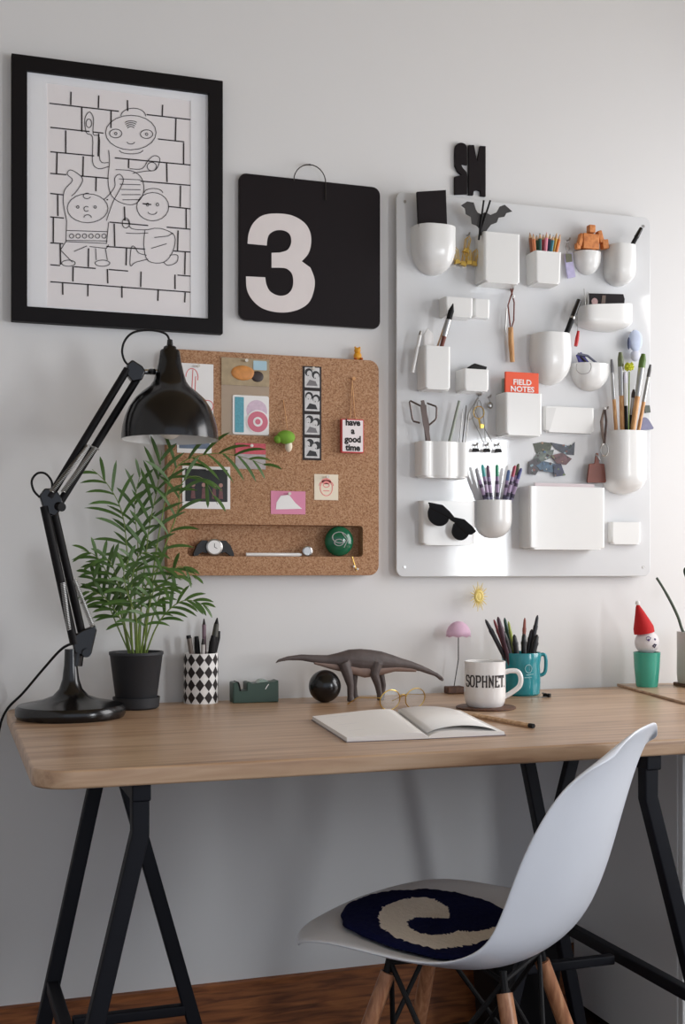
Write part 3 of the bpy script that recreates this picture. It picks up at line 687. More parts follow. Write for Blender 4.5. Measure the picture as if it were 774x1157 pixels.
# key charm
o = WP(641, 276, BD+.006); P = lambda x, y: WP(x, y, BD+.006)-o
T = thing('lilac_charm', 'small lilac charm hanging from a hook between coloured pencils and block figure', 'charm', o)
MB().tube([P(641, 274), P(639, 280), P(641, 286), P(644, 280), P(642, 274)], .0008, 6).build('ring', METAL, T)
m = MB(); m.prism(px_pts([(637.5, 287), (646, 286), (647, 296), (650, 313), (641, 315), (638.5, 300)], BD+.008, Vector((o.x, 0, o.z))), -.001, -.005)
m.build('tag', cm('lilac_enamel', (176, 170, 204), var=.25, scale=80), T, bevel=.001)
m = MB(); m.prism(px_pts([(638, 287), (645, 287), (646, 296), (639, 297)], BD+.008, Vector((o.x, 0, o.z))), -.005, -.006); m.build('badge', cm('olive_print', (96, 96, 76), var=.4, scale=200), T)
# wooden block figure
o = WP(667, 290, BD+.022); P = lambda x, y: WP(x, y, BD+.022)-o
T = thing('wooden_block_figure', 'jointed wooden block figure sitting in the small round pocket', 'figurine', o)
WB = wood('orange_wood', [(176, 98, 44), (206, 128, 66), (218, 146, 86)], (20, 20, 20), .5, 4)
def blk(nm, l, t, r, b, dp, rot=0):
    A = P(l, t); B = P(r, b); MB().box(0, 0, 0, B.x-A.x, dp, A.z-B.z).build(nm, WB, T, loc=((A.x+B.x)/2, -.001, (A.z+B.z)/2), rot=(0, rot, 0), bevel=.002)
blk('torso', 657, 264, 675, 283, .018); blk('head', 664, 254.5, 671, 264, .016); blk('arm', 653, 264, 657.5, 279, .014, .25); blk('arm', 675, 261, 680, 275, .014, -.3); blk('hand', 679, 271, 686, 282, .016, -.15); blk('hand', 650, 275, 655, 282, .012); blk('leg', 660, 282, 665, 286, .010); blk('leg', 667, 282, 672, 286, .010)
# black marker in the top right pocket
stick('black_marker', 'black marker leaning in the top right pocket', 'marker', WP(705, 294, BD+.028), WP(724.5, 258, BD+.03), [(0, .72, .0058, .0052, MATTE, 'barrel'), (.72, 1, .0060, .0048, BLACK, 'cap')])
# wooden handle tool on hook
o = WP(577, 326, BD+.012); P = lambda x, y, e=0: WP(x, y, BD+.012+e)-o
T = thing('wood_handle_tool', 'slim tool with a light wood handle hanging by a brown loop', 'tool', o)
MB().tube([P(580, 326), P(574, 345), P(576.5, 368), P(577, 374), P(580.5, 362), P(581, 342), P(577, 326)], .0017, 6).build('loop', LEATHER, T, smooth=True)
MB().tube([P(577, 370), P(577.5, 388), P(579, 409)], [.0058, .0066, .0054], 10).build('handle', LTW, T, smooth=True)
MB().tube([P(572.5, 348), P(571, 372), P(572, 378)], .0016, 8).build('metal_pin', METAL, T, smooth=True)
MB().ball(tuple(P(580, 335, .003)), .004, 10, 8).build('bead', PAPER, T, smooth=True)
# items in pocket p7
stick('paint_brush', 'dark tipped paint brush leaning in the slanted front pocket at the left', 'brush', WP(490, 425, BD+.026), WP(512, 343, BD+.052),
      [(0, .55, .0036, .0052, LEATHER, 'handle'), (.55, .78, .0056, .0062, METAL, 'ferrule'), (.78, .9, .0062, .0066, MATTE, 'bristles'), (.9, 1, .0066, .001, MATTE, 'bristle_tip')])
stick('thin_brush', 'pale thin brush beside the dark tipped paint brush', 'brush', WP(483, 425, BD+.028), WP(505, 360, BD+.034), [(0, .8, .002, .0022, PENW, 'handle'), (.8, 1, .0022, .0022, METAL, 'ferrule')])
stick('white_toothbrush_handle', 'white stick clipped to the outside left of a pocket', 'stick', WP(466, 421, BD+.03), WP(475.5, 374, BD+.034), [(0, .9, .0042, .004, WHITE, 'shaft'), (.9, 1, .004, .0025, METAL, 'end')])
m = MB(); o = WP(486, 400, BD+.012)
m.prism([((WP(x, y, BD+.012)-o).x, (WP(x, y, BD+.012)-o).z) for x, y in ((479, 405), (479, 378), (483, 371), (489, 377), (491, 405))], .002, -.002)
tag(m.build('white_tag', PAPER, loc=o, bevel=.0005), 'white pointed paper tag standing in the slanted front pocket', 'tag')
# black wedge in p8
o = WP(541, 417, BD+.026); P = lambda x, y: WP(x, y, BD+.026)-o
m = MB(); Q = [P(529, 415), P(535, 411), P(549, 415), P(547, 421), P(531, 421)]
m.prism([(p.x, p.z) for p in Q], .008, -.008)
tag(m.build('black_eraser', MATTE, loc=o, bevel=.0015), 'black block poking out of the small box pocket', 'eraser')
# big oval pocket: marker + cord item
stick('thick_black_marker', 'black marker leaning right out of the large oval pocket', 'marker', WP(633, 395, BD+.028), WP(654.5, 339, BD+.034), [(0, .62, .0064, .0064, MATTE, 'barrel'), (.62, .66, .0067, .0067, METAL, 'band'), (.66, 1, .0066, .006, BLACK, 'cap')])
o = WP(652, 350, BD+.02); P = lambda x, y, e=0: WP(x, y, BD+.02+e)-o
T = thing('red_tassel', 'red handled tool hanging on a thin wire right of the oval pocket', 'tool', o)
MB().tube([P(652, 346), P(652.5, 374)], .0007, 6).build('wire', METAL, T); MB().tube([P(653.5, 374), P(652, 383), P(650.5, 391)], [.003, .0048, .0042], 10).build('handle', RED, T, smooth=True)
# p10 contents
o = WP(682, 350, BD+.026); P = lambda x, y, e=0: WP(x, y, BD+.026+e)-o
T = thing('dark_photo_card', 'dark card lying in the wide slanted pocket', 'card', o)
m = MB(); Q = [P(665, 331.5), P(704, 332.5), P(705.5, 338), P(704, 356), P(666, 356)]
m.prism([(p.x, p.z) for p in Q], .001, -.0015); m.build('sheet', CALB, T)
MB().prism(circ(.0085, 20, P(671.5, 341).x, P(671.5, 341).z), -.0015, -.0022).build('print', cm('dusty_rose', (176, 142, 140), var=.4, scale=150), T)
MB().prism([(P(680, 334).x, P(680, 334).z), (P(684, 334).x, P(684, 334).z), (P(683, 350).x, P(683, 350).z), (P(678, 350).x, P(678, 350).z)], -.0015, -.0022).build('stripe', cm('brown_print', (94, 74, 62)), T)
for i, (x0, x1, y1) in enumerate(((662, 660, 326), (665, 664.5, 330))):
    stick('silver_needle', ['taller silver needle at the left of the slanted pocket', 'shorter silver needle at the left of the slanted pocket'][i], 'needle', WP(x0, 356, BD+.030), WP(x1, y1, BD+.030), [(0, 1, .0016, .0009, METAL, '')], 'silver needles')
# p11 : folded sunglasses violet
o = WP(664, 412, BD+.02); P = lambda x, y, e=0: WP(x, y, BD+.02+e)-o
T = thing('folded_blue_glasses', 'folded glasses with violet blue frame lying in the half bowl pocket', 'glasses', o)
VI = cm('violet_frame', (66, 62, 138), rough=.25, var=.2)
MB().prism([(p.x, p.z) for p in (P(655, 412), P(651, 401), P(656, 398), (P(667, 412)))], .003, -.004).build('lens', VI, T, bevel=.001)
MB().tube([P(653, 400, .006), P(664, 402, .008), P(675, 411, .008)], [.0035, .003, .0028], 8).build('temple', cm('grey_frame', (92, 94, 112)), T, smooth=True)
MB().tube([P(656, 403, .004), P(661, 408, .006), P(666, 413, .006)], [.0025, .0025, .0022], 8).build('temple', INK, T, smooth=True)
MB().tube([WP(x, y, BD+.046)-o for x, y in catmull([(652, 411), (651.5, 418), (657, 422.5), (665, 421), (668, 415), (667, 410)], 4)], .0009, 6).build('cord', cm('grey_cord', (150, 146, 146)), T, smooth=True)
# lavender brush on hook
o = WP(713, 376, BD+.01); P = lambda x, y, e=0: WP(x, y, BD+.01+e)-o
T = thing('pale_blue_keyring', 'pale blue plush keyring hanging above the paint brushes', 'keyring', o)
m = MB(); q = P(718, 385, .006); m.ball(tuple(q), (.019, .009, .026), 16, 12); m.build('body', cm('pale_blue_plush', (196, 206, 228), rough=.9, var=.15, scale=60), T, smooth=True)
q = P(718, 402, .004); MB().ball(tuple(q), (.014, .008, .014), 12, 8).build('foot', cm('pale_plush', (214, 216, 230), rough=.9), T, smooth=True)
m = MB(); q = P(710.5, 388, .008); m.ball(tuple(q), (.0035, .004, .015), 10, 8); m.build('strap', cm('slate_strap', (78, 86, 116)), T, smooth=True)
# notebook in p12
NA, NB = WP(571.5, 421, BD+.042), WP(609, 455, BD+.042)
o = Vector(((NA.x+NB.x)/2, -(BD+.038), WP(588, 483, BD+.036).z)); 
T = thing('orange_notebook', 'orange pocket notebook with white lettering standing in a box pocket', 'notebook', o)
hw = (NB.x-NA.x)/2; ht = (WP(588, 420.5, BD+.042).z)-o.z
MB().box(0, 0, ht/2, hw*2, .006, ht).build('cover', ORANGE, T, bevel=.0008)
MB().box(.0006, 0, ht/2+.0002, hw*2-.001, .0045, ht-.001).build('pages', CREAM, T)
m = MB()
for k, s_ in enumerate(('FIELD', 'NOTES')):
    t_ = text_mb(s_, .0175, .0004, -.0033, sx=1.1); t_.xf(Matrix.Translation((0, 0, ht-.0235-k*.016))); m.add(t_.v, t_.f)
m.build('lettering', PAPER, T)
MB().box(-hw+.016, .014, ht/2+.006, .03, .012, ht-.04).build('inner_card', cm('grey_green_card', (128, 134, 124)), T)
# p14: paint brushes
brs = [((697, 500), (691, 406), .0045, .0042, (120, 120, 124), 'thin grey tipped paint brush, leftmost in the tall round pocket'),
       ((704, 500), (701, 398), .0066, .0072, (104, 112, 78), 'wide paint brush with olive bristles second from left in the tall pocket'),
       ((708, 500), (706.5, 420), .0040, .0040, (226, 224, 236), 'short white handled brush behind the yellow flower'),
       ((713, 500), (727, 400), .0066, .0085, (84, 112, 46), 'wide paint brush with green bristles leaning right in the tall pocket'),
       ((719, 500), (735, 412), .0048, .0044, (86, 84, 84), 'slim paint brush with dark bristles, rightmost in the tall pocket'),
       ((710, 500), (716, 440), .0042, .0042, (60, 44, 40), 'dark handled brush in the middle of the tall pocket')]
for i, (p0, p1, r0_, r1_, tc, lab) in enumerate(brs):
    dd = BD+.018+.007*(i % 4)
    stick('paint_brush', lab, 'brush', WP(*p0, dd), WP(*p1, dd+.01), [(0, .52, r0_, r0_*.95, LTW if i not in (2, 5) else MATTE, 'handle'), (.52, .84, r0_*1.05, r1_, METAL if i != 2 else WHITE, 'ferrule'), (.84, .93, r1_, r1_, col(tc), 'bristles'), (.93, 1, r1_, r1_*.6, col(tc), 'bristle_tip')], 'paint brushes in the tall pocket')
o = WP(710, 500, BD+.046); P = lambda x, y, e=0: WP(x, y, BD+.046+e)-o
T = thing('yellow_flower', 'small yellow green pompom flower among the paint brushes', 'flower', o)
MB().tube([P(710, 500), P(711, 420)], .0015, 6).build('stem', STEMG, T)
m = MB()
for k in range(36):
    u_ = random.uniform(0, 2*pi); w_ = random.uniform(-.6, 1); dv = Vector((cos(u_)*sqrt(1-w_*w_*.9), sin(u_)*.7, w_)); c_ = P(711, 415)
    m.tube([c_, c_+dv*.012], [.003, .0022], 6)
m.build('bloom', cm('yellow_green_bloom', (202, 206, 60), rough=.8, var=.2, scale=100), T, smooth=True)
o = WP(733, 470, BD+.001)
T = thing('sticker', 'dark corner of a sticker peeking out right of the paint brushes', 'sticker', o); MB().prism(px_pts([(728, 458), (734, 458), (735, 466), (729, 467)], BD+.001, Vector((o.x, 0, o.z))), 0, -.001).build('sheet', cm('olive_dark', (70, 76, 66)), T)
o = WP(730, 480, BD+.001)
tag(MB().prism(px_pts(catmull([(722, 486), (723, 474), (730, 472), (736, 480), (737, 485), (722, 486)], 4)[:-1], BD+.001, Vector((o.x, 0, o.z))), 0, -.002).build('sticker', cm('violet_grey', (112, 112, 142), var=.3, scale=80), loc=o), 'round violet grey sticker half hidden behind the tall round pocket', 'sticker')
# p15: scissors, ruler, awl, wires
o = WP(489, 505, BD+.020); P = lambda x, y, e=0: WP(x, y, BD+.020+e)-o
T = thing('scissors', 'dark metal scissors with angular handles standing in the fluted pocket', 'scissors', o)
SCI = cm('dark_bronze', (84, 72, 68), rough=.35, metal=.6)
s6 = lambda x, y: (450+x/5.16, 440+y/5.16)
MB().tube([P(*s6(*p)) for p in ((128,95),(70,66),(66,72),(82,170),(88,185),(125,195))], .0021, 8, flat=1).build('finger_loop', SCI, T, smooth=False)
MB().tube([P(*s6(*p)) for p in ((168,80),(218,98),(224,108),(222,165),(215,178),(180,208))], .0021, 8).build('finger_loop', SCI, T)
MB().prism([(P(*s6(*p)).x, P(*s6(*p)).z) for p in ((132,65),(150,62),(182,210),(178,310),(160,310),(150,210))], .0015, -.001).build('blade', SCI, T)
MB().prism([(P(*s6(*p)).x, P(*s6(*p)).z) for p in ((126,90),(160,90),(172,200),(186,300),(166,310),(140,190))], -.001, -.003).build('blade', SCI, T)
stick('steel_ruler', 'grey green flat rod leaning right in the fluted pocket', 'rod', WP(504, 515, BD+.020), WP(519, 453, BD+.024), [(0, 1, .0036, .0034, cm('grey_green', (142, 150, 138), rough=.35), '')])
for i, (x0, x1, y1) in enumerate(((517, 523, 462), (521, 527, 458), (524, 530, 466))):
    stick('metal_skewer', ['left', 'middle', 'right'][i]+' one of three thin metal rods in the fluted pocket', 'rod', WP(x0, 515, BD+.018+.004*i), WP(x1, y1, BD+.022), [(0, 1, .0014, .0012, METAL if i != 1 else DARKM, '')], 'thin metal rods')
# jewellery on hooks
o = WP(541, 447, BD+.010); P = lambda x, y, e=0: WP(x, y, BD+.010+e)-o
T = thing('wire_hanger_charm', 'fine silver wire loops hanging from a hook beside the fluted pocket', 'wire charm', o)
MB().tube([P(x, y) for x, y in catmull([(541, 449), (532, 462), (528, 474), (536, 470), (541, 452), (546, 468), (548, 500), (541, 488), (533, 468), (541, 449)], 4)], .0009, 6).build('wire_loop', METAL, T, smooth=True)
MB().tube([P(x, y, .003) for x, y in catmull([(540, 449), (536, 462), (552, 492), (556, 499)], 4)], .0009, 6).build('wire_loop', METAL, T, smooth=True)
o = WP(541, 455, BD+.016); P = lambda x, y, e=0: WP(x, y, BD+.016+e)-o
T = thing('brass_key', 'small brass key hanging among the wire loops', 'key', o)
MB().tube([P(541+6*cos(a_), 466+7*sin(a_)) for a_ in [2*pi*k/14 for k in range(14)]], .0012, 6, closed=True).build('bow', GOLD, T, smooth=True)
MB().tube([P(541, 473), P(543, 484)], .0018, 6).build('shank', GOLD, T); MB().prism([(P(543, 479).x, P(543, 479).z), (P(547, 480).x, P(547, 480).z), (P(546, 484).x, P(546, 484).z), (P(543, 484).x, P(543, 484).z)], 0, -.0015).build('bit', GOLD, T)
o = WP(552, 449, BD+.012); P = lambda x, y, e=0: WP(x, y, BD+.012+e)-o
T = thing('silver_locket', 'small silver locket hanging next to the box pocket with the orange notebook', 'locket', o)
MB().ball(tuple(P(554, 458)), (.007, .003, .008), 12, 8).build('locket_body', METAL, T, smooth=True); MB().tube([P(552, 449), P(554, 455)], .0009, 6).build('chain', METAL, T)
for i, x in enumerate((537.5, 550, 563)):
    o = WP(x, 508.5+i*.3, BD+.010)
    T = thing('black_binder_clip', ['left', 'middle', 'right'][i]+' one of three small black binder clips in a row', 'clip', o, group='row of small black clips')
    MB().prism([(-.0085, -.004), (.0085, -.004), (.006, .004), (-.006, .004)], -.003, .003).build('jaw', MATTE, T)
    MB().tube([(-.003, -.003, .003), (-.0035, -.004, .009), (0, -.004, .013), (.0035, -.004, .009), (.003, -.003, .003)], .0008, 6).build('wire_arm', METAL, T)
# cup pocket with patterned pens
for i, (x0, x1, y1, c_, nm_) in enumerate(((556, 538, 530, (150, 152, 158), 'grey'), (556, 545, 525, (74, 170, 168), 'turquoise'), (558, 551, 526, (108, 76, 100), 'plum'), (563, 561.5, 525, (64, 158, 120), 'green'),
        (566, 575, 531, (84, 110, 160), 'blue'), (567, 582, 526, (170, 66, 88), 'crimson'), (569, 586, 524, (84, 92, 66), 'olive'), (570, 589, 529, (78, 84, 138), 'indigo'))):
    stick('patterned_pen', '%s pen with banded barrel fanning out of the round cup pocket' % nm_, 'pen', WP(x0, 590, BD+.016+.003*(i % 3)), WP(x1, y1, BD+.03+.004*(i % 2)),
          [(0, .45, .0044, .0044, col((120, 116, 140)), 'barrel'), (.45, .52, .0046, .0046, col((60, 52, 74)), 'band'), (.52, .66, .0044, .0044, col((170, 150, 180)), 'barrel'), (.66, .72, .0046, .0046, col((70, 56, 80)), 'band'), (.72, .80, .0044, .0044, col((150, 130, 165)), 'barrel'), (.80, .97, .0044, .0040, col(c_), 'cap'), (.97, 1, .0040, .0018, col(c_), 'cap_end')], 'pens in the round cup pocket', 8)
# dark patch stickers above the big pocket
s7 = lambda x, y: (580+x/4.13, 380+y/4.13)
cam_ = [([(100,505),(135,498),(175,503),(165,535),(140,548),(112,540)], (62, 66, 50)), ([(185,500),(230,508),(262,515),(278,498),(275,548),(240,545),(205,525)], (58, 62, 72)),
        ([(120,545),(180,535),(172,565),(135,580),(100,575)], (96, 104, 96)), ([(180,560),(225,550),(262,572),(240,595),(205,590)], (96, 62, 64)),
        ([(75,590),(110,575),(125,600),(100,640),(72,635)], (64, 58, 62)), ([(110,605),(140,588),(190,600),(180,632),(130,625)], (64, 88, 108)), ([(185,605),(215,600),(232,645),(190,650)], (48, 50, 76))]
nmx = ['olive', 'slate', 'grey green', 'maroon', 'dark mauve', 'steel blue', 'navy']
for i, (pl, c_) in enumerate(cam_):
    mx_ = (sum(p[0] for p in pl)/len(pl), sum(p[1] for p in pl)/len(pl)); Q = [s7(mx_[0]+(p[0]-mx_[0])*1.22, mx_[1]+(p[1]-mx_[1])*1.25) for p in pl]; cxq = sum(q[0] for q in Q)/len(Q); cyq = sum(q[1] for q in Q)/len(Q); o = WP(cxq, cyq, BD)
    K = thing('cutout_magnet', '%s irregular cutout magnet in the mottled cluster above the large box pocket' % nmx[i], 'magnet', o, group='mottled cutout magnets')
    PQ = px_pts(Q, BD+.001, Vector((o.x, 0, o.z)))
    MB().prism(PQ, -.0003-.0009*i, -.0010-.0009*i).build('sheet', mat('magnet_%d' % i, c_, .35, var=1.0, scale=110), K)
    rq = random.Random(40+i); m = MB()
    for q_ in range(7):
        k0 = rq.randrange(len(PQ)); k1 = rq.randrange(len(PQ)); t_ = rq.uniform(.15, .85)
        bx = (PQ[k0][0]*t_+PQ[k1][0]*(1-t_))*.8; bz = (PQ[k0][1]*t_+PQ[k1][1]*(1-t_))*.8; rr_ = rq.uniform(.0018, .0042)
        m.prism([(bx+rr_*rq.uniform(.5, 1.4)*cos(a_), bz+rr_*rq.uniform(.4, 1.1)*sin(a_)) for a_ in [2*pi*n_/7 for n_ in range(7)]], -.0010-.0009*i, -.0013-.0009*i-.00005*q_, q_ % 3)
    m.build('printed_blotches', [col([(28, 28, 34), (40, 52, 44), (52, 34, 36)][i % 3]), col([(176, 172, 164), (150, 120, 96), (128, 150, 158)][(i+1) % 3]), col([(96, 110, 74), (120, 72, 64), (70, 96, 124)][i % 3])], K)
# brown leather tag key ring
s8 = lambda x, y: (640+x/6.43, 380+y/6.43)
o = WP(684, 462, BD+.012); P = lambda x, y, e=0: WP(*s8(x, y), BD+.012+.036*max(0, min(1, (y-560)/240))+e)-o
T = thing('leather_key_fob', 'brown leather key fob hanging beside the tall round pocket', 'key fob', o)
MB().tube([P(275, 520), P(255, 620), P(262, 700), P(275, 780)], [.0022, .004, .004, .003], 8).build('patterned_cord', cm('striped_cord', (120, 104, 96), var=.5, scale=400), T, smooth=True)
MB().tube([P(280, 520, .004), P(290, 620, .004), P(285, 700, .004), P(280, 780, .004)], [.0022, .003, .003, .002], 8).build('patterned_cord', cm('dark_striped_cord', (72, 58, 56), var=.5, scale=400), T, smooth=True)
MB().ball(tuple(P(280, 525, .005)), .0035, 10, 6).build('bead', PAPER, T, smooth=True)
MB().tube([P(275+28*cos(a_), 825+45*sin(a_), .004) for a_ in [2*pi*k/16 for k in range(16)]], .0014, 6, closed=True).build('split_ring', METAL, T, smooth=True)
MB().prism([(P(*p).x, P(*p).z) for p in ((210,920),(250,915),(262,840),(278,840),(284,915),(322,920),(335,1045),(330,1058),(200,1058),(195,1045))], -.004, -.008).build('leather_tag', LEATHER, T, bevel=.001)
MB().tube([P(245, 905, .006), P(225, 870, .006), P(215, 860, .004)], .0018, 6).build('key', METAL, T)
# sunglasses on the flat pocket
s9 = lambda x, y: (440+x/4.13, 380+y/4.13)
o = WP(510, 588, BD+.040); P = lambda x, y, e=0: WP(*s9(x, y), BD+.040+e)-o
T = thing('sunglasses', 'black sunglasses hanging tilted on a white flat box pocket', 'sunglasses', o, rot=(radians(10), 0, 0))
GL = mat('black_gloss', (10, 10, 12), .15, var=.02, spec=.4)
MB().prism([(p.x, p.z) for p in [P(*q) for q in ((175,772),(240,785),(275,815),(298,842),(345,852),(385,885),(405,910),(385,925),(365,925),(300,868),(285,860),(262,840),(180,800))]], -.002, -.006).build('brow_frame', GL, T, bevel=.001)
for nm, pl in (('lens', [(180,795),(215,790),(255,808),(274,835),(270,865),(245,884),(210,880),(182,855),(174,820)]), ('lens', [(297,875),(325,858),(355,872),(372,895),(370,930),(345,952),(312,945),(292,915)])):
    MB().prism([(P(*q).x, P(*q).z) for q in [tuple(v) for v in catmull(pl+[pl[0]], 4)][:-1]], -.001, -.005).build(nm, GL, T, bevel=.0012)
for (x, y, x2, y2) in ((178, 778, 230, 800), (395, 905, 340, 890)):
    MB().tube([P(x, y, .0), P((x+x2)/2, (y+y2)/2, -.006), P(x2, y2+10, -.009)], .002, 8).build('temple', GL, T)
# papers in the big pocket
o = WP(640, 608, BD+.02); A = WP(604, 547, BD+.02); B = WP(671, 550, BD+.02)
tag(MB().box(0, 0, (A.z-o.z)/2+.002, (B.x-A.x), .004, (A.z-o.z)+.002).build('paper_sheets', mat('pale_pink_sheet', (226, 212, 214), .8), loc=(Vector(((A.x+B.x)/2, o.y, o.z)))), 'pale paper sheets just showing above the large box pocket', 'paper')
# triangle card in the flat holder
o = WP(620, 474, BD+.007); 
tag(MB().prism(px_pts([(616.5, 486), (616.5, 461), (628, 461), (621, 486)], BD+.013, Vector((o.x, 0, o.z))), -.006, -.008).build('index_card', mat('grey_card', (214, 214, 212), .7), loc=o), 'pale grey card tucked at the left of the flat card holder', 'card')

# ---------------------------------------------------------------- yellow sun on the wall
o = WP(541, 674, .03)
T = thing('sun_ornament', 'yellow spiky sun ornament on the wall below the organiser', 'ornament', Vector((o.x, 0, o.z)))
m = MB(); m.tube([(0, 0, 0), (0, -.03, 0)], .0012, 6); m.build('pin', METAL, T)
m = MB(); m.tube([(.008*cos(2*pi*k/20), -.030, .011*sin(2*pi*k/20)) for k in range(20)], .004, 8, closed=True); m.ball((0, -.030, 0), (.010, .004, .014), 16, 10); m.build('disc', YEL, T, smooth=True)
m = MB()
for k in range(22):
    a_ = 2*pi*k/22; r1_ = .024*(1.0 if k % 2 else 1.3)
    m.tube([(.010*cos(a_), -.030, .014*sin(a_)), (r1_*.72*cos(a_), -.031, r1_*1.1*sin(a_))], [.0016, .0006], 6)
m.build('rays', YEL, T, smooth=True)
# ---------------------------------------------------------------- things on the desk
def on(px, py_front, rad): # centre of a round thing whose front bottom edge is seen at py_front
    q = TP(px, py_front, DZ); q.y += rad; 
    # keep the same screen column
    a = ray(px); q.x = (q.y+WALL)*tan(a); return q
# desk lamp
lo = TP(80, 818, DZ); LD = -(lo.y+.103); lo = on(80, 818, .103); lo.z += .0003
T = thing('desk_lamp', 'black balanced-arm desk lamp with round base at the left end of the desk', 'lamp', lo)
LD = -lo.y
P = lambda x, y, e=0: WP(x, y, LD+e)-lo
MB().lathe([(.0, 0), (.100, 0), (.1035, .006), (.1035, .018), (.099, .024), (.080, .028), (.055, .033), (.034, .041), (.022, .054), (.016, .072), (.0125, .10), (.0115, .13), (.0, .13)], 48).build('base', BLACK, T, smooth=True)
MB().tube([P(86, 752), P(88, 738)], .012, 12).build('collar', BLACK, T, smooth=True)
MB().prism([(P(*q).x, P(*q).z) for q in ((80, 720), (92, 712), (107, 706), (109, 712), (103, 738), (97, 743), (84, 738))], .010, -.010).build('lower_bracket', BLACK, T, bevel=.003)
kn = MB().tube([P(98, 738, .010), P(98, 738, .024)], .008, 14).build('knob', BLACK, T, smooth=True)
def rod(nm, p0, p1, r, mt=None, e=0):
    return MB().tube([P(*p0, e), P(*p1, e)], r, 10).build(nm, mt or FRAMEB, T, smooth=True)
rod('lower_arm', (84, 728), (50, 572), .0085, e=.004); rod('lower_arm', (94, 722), (60, 574), .0080, e=-.008)
def spring(p0, p1, e, r=.0042):
    a = P(*p0, e); b = P(*p1, e); pts = []; n_ = 34; dv = b-a; t = dv.normalized(); u_ = Vector((0, 1, 0)); w_ = t.cross(u_)
    for k in range(n_*8+1): ph = 2*pi*k/8; pts.append(a+dv*k/(n_*8)+(u_*cos(ph)+w_*sin(ph))*r)
    MB().tube(pts, .0010, 5).build('spring', METAL, T, smooth=True)
spring((105, 708), (84, 655), .013); spring((78, 712), (71, 658), .013)
MB().prism([(P(*q).x, P(*q).z) for q in ((44, 560), (50, 552), (62, 552), (69, 562), (72, 572), (62, 584), (50, 580))], .009, -.009).build('elbow_bracket', BLACK, T, bevel=.003)
MB().tube([P(66, 572, .008), P(70, 573, .022)], .0085, 14).build('knob', BLACK, T, smooth=True)
rod('upper_arm', (56, 562), (144, 417), .0076, e=.004); rod('upper_arm', (67, 569), (155, 428), .0076, e=-.006)
spring((58, 556), (100, 503), .013); spring((71, 556), (108, 505), .013)
rod('spring_link', (100, 503), (112, 508), .0018, METAL, e=.013)
MB().prism([(P(*q).x, P(*q).z) for q in ((143, 412), (149, 407), (160, 414), (164, 420), (160, 430), (149, 432), (143, 424))], .010, -.010).build('head_bracket', BLACK, T, bevel=.003)
rod('head_link', (160, 420), (184, 420), .0055, METAL); MB().tube([P(170, 420, .006), P(174, 420, .014)], .006, 12).build('knob', BLACK, T, smooth=True)
so = P(192, 497); k_ = mpp(192, LD)
prof = [(54.5, 0), (54.2, 6), (53.2, 14), (50.5, 25), (46, 36), (39.5, 46), (31, 54), (23, 60), (18.5, 66), (15.5, 76), (13, 87), (11, 100), (10, 101.5), (0, 102)]
outp = [(r*k_, z*k_) for r, z in prof]
m = MB(); m.lathe(outp, 56, cap0=False, cap1=False); m.build('lamp_shade', BLACK, T, loc=so, smooth=True)
inn = [((r-.9)*k_, z*k_-.0008 if r < 54 else z*k_) for r, z in prof[:-2]]
MB().lathe([(outp[0][0], 0)]+inn, 56, cap0=False, cap1=True).build('shade_lining', WHITE, T, loc=so, smooth=True)
MB().lathe([(.0, 101*k_), (8*k_, 101*k_), (7*k_, 105*k_), (3.5*k_, 107*k_), (3*k_, 113*k_), (0, 114*k_)], 20).build('shade_cap', BLACK, T, loc=so, smooth=True)
MB().ball((0, 0, .035), (.028, .028, .034), 20, 12).build('bulb', mat('frosted_bulb', (235, 232, 225), .3), T, loc=so, smooth=True)
cab = [P(x, y) for x, y in catmull([(192, 388), (189, 379), (180, 374.5), (165, 373), (150, 376), (141, 385), (138, 397), (141, 408), (147, 414)], 5)]
MB().tube(cab, .0022, 8).build('cable_loop', MATTE, T, smooth=True)
MB().tube([P(x, y, .004) for x, y in catmull([(45, 562), (38, 554), (36, 543), (42, 535), (51, 535), (58, 543), (59, 552)], 5)], .0022, 8).build('cable_loop', MATTE, T, smooth=True)
cb_ = [WP(x, y, d_)-lo for x, y, d_ in ((86, 726, LD), (70, 733, LD-.02), (48, 757, LD-.10), (26, 783, LD-.165), (7, 803, LD-.185), (-2, 830, LD-.185), (-12, 900, LD-.19), (-16, 1100, LD-.19))]
MB().tube(catmull(cb_, 6), .0026, 8).build('power_cable', MATTE, T, smooth=True)

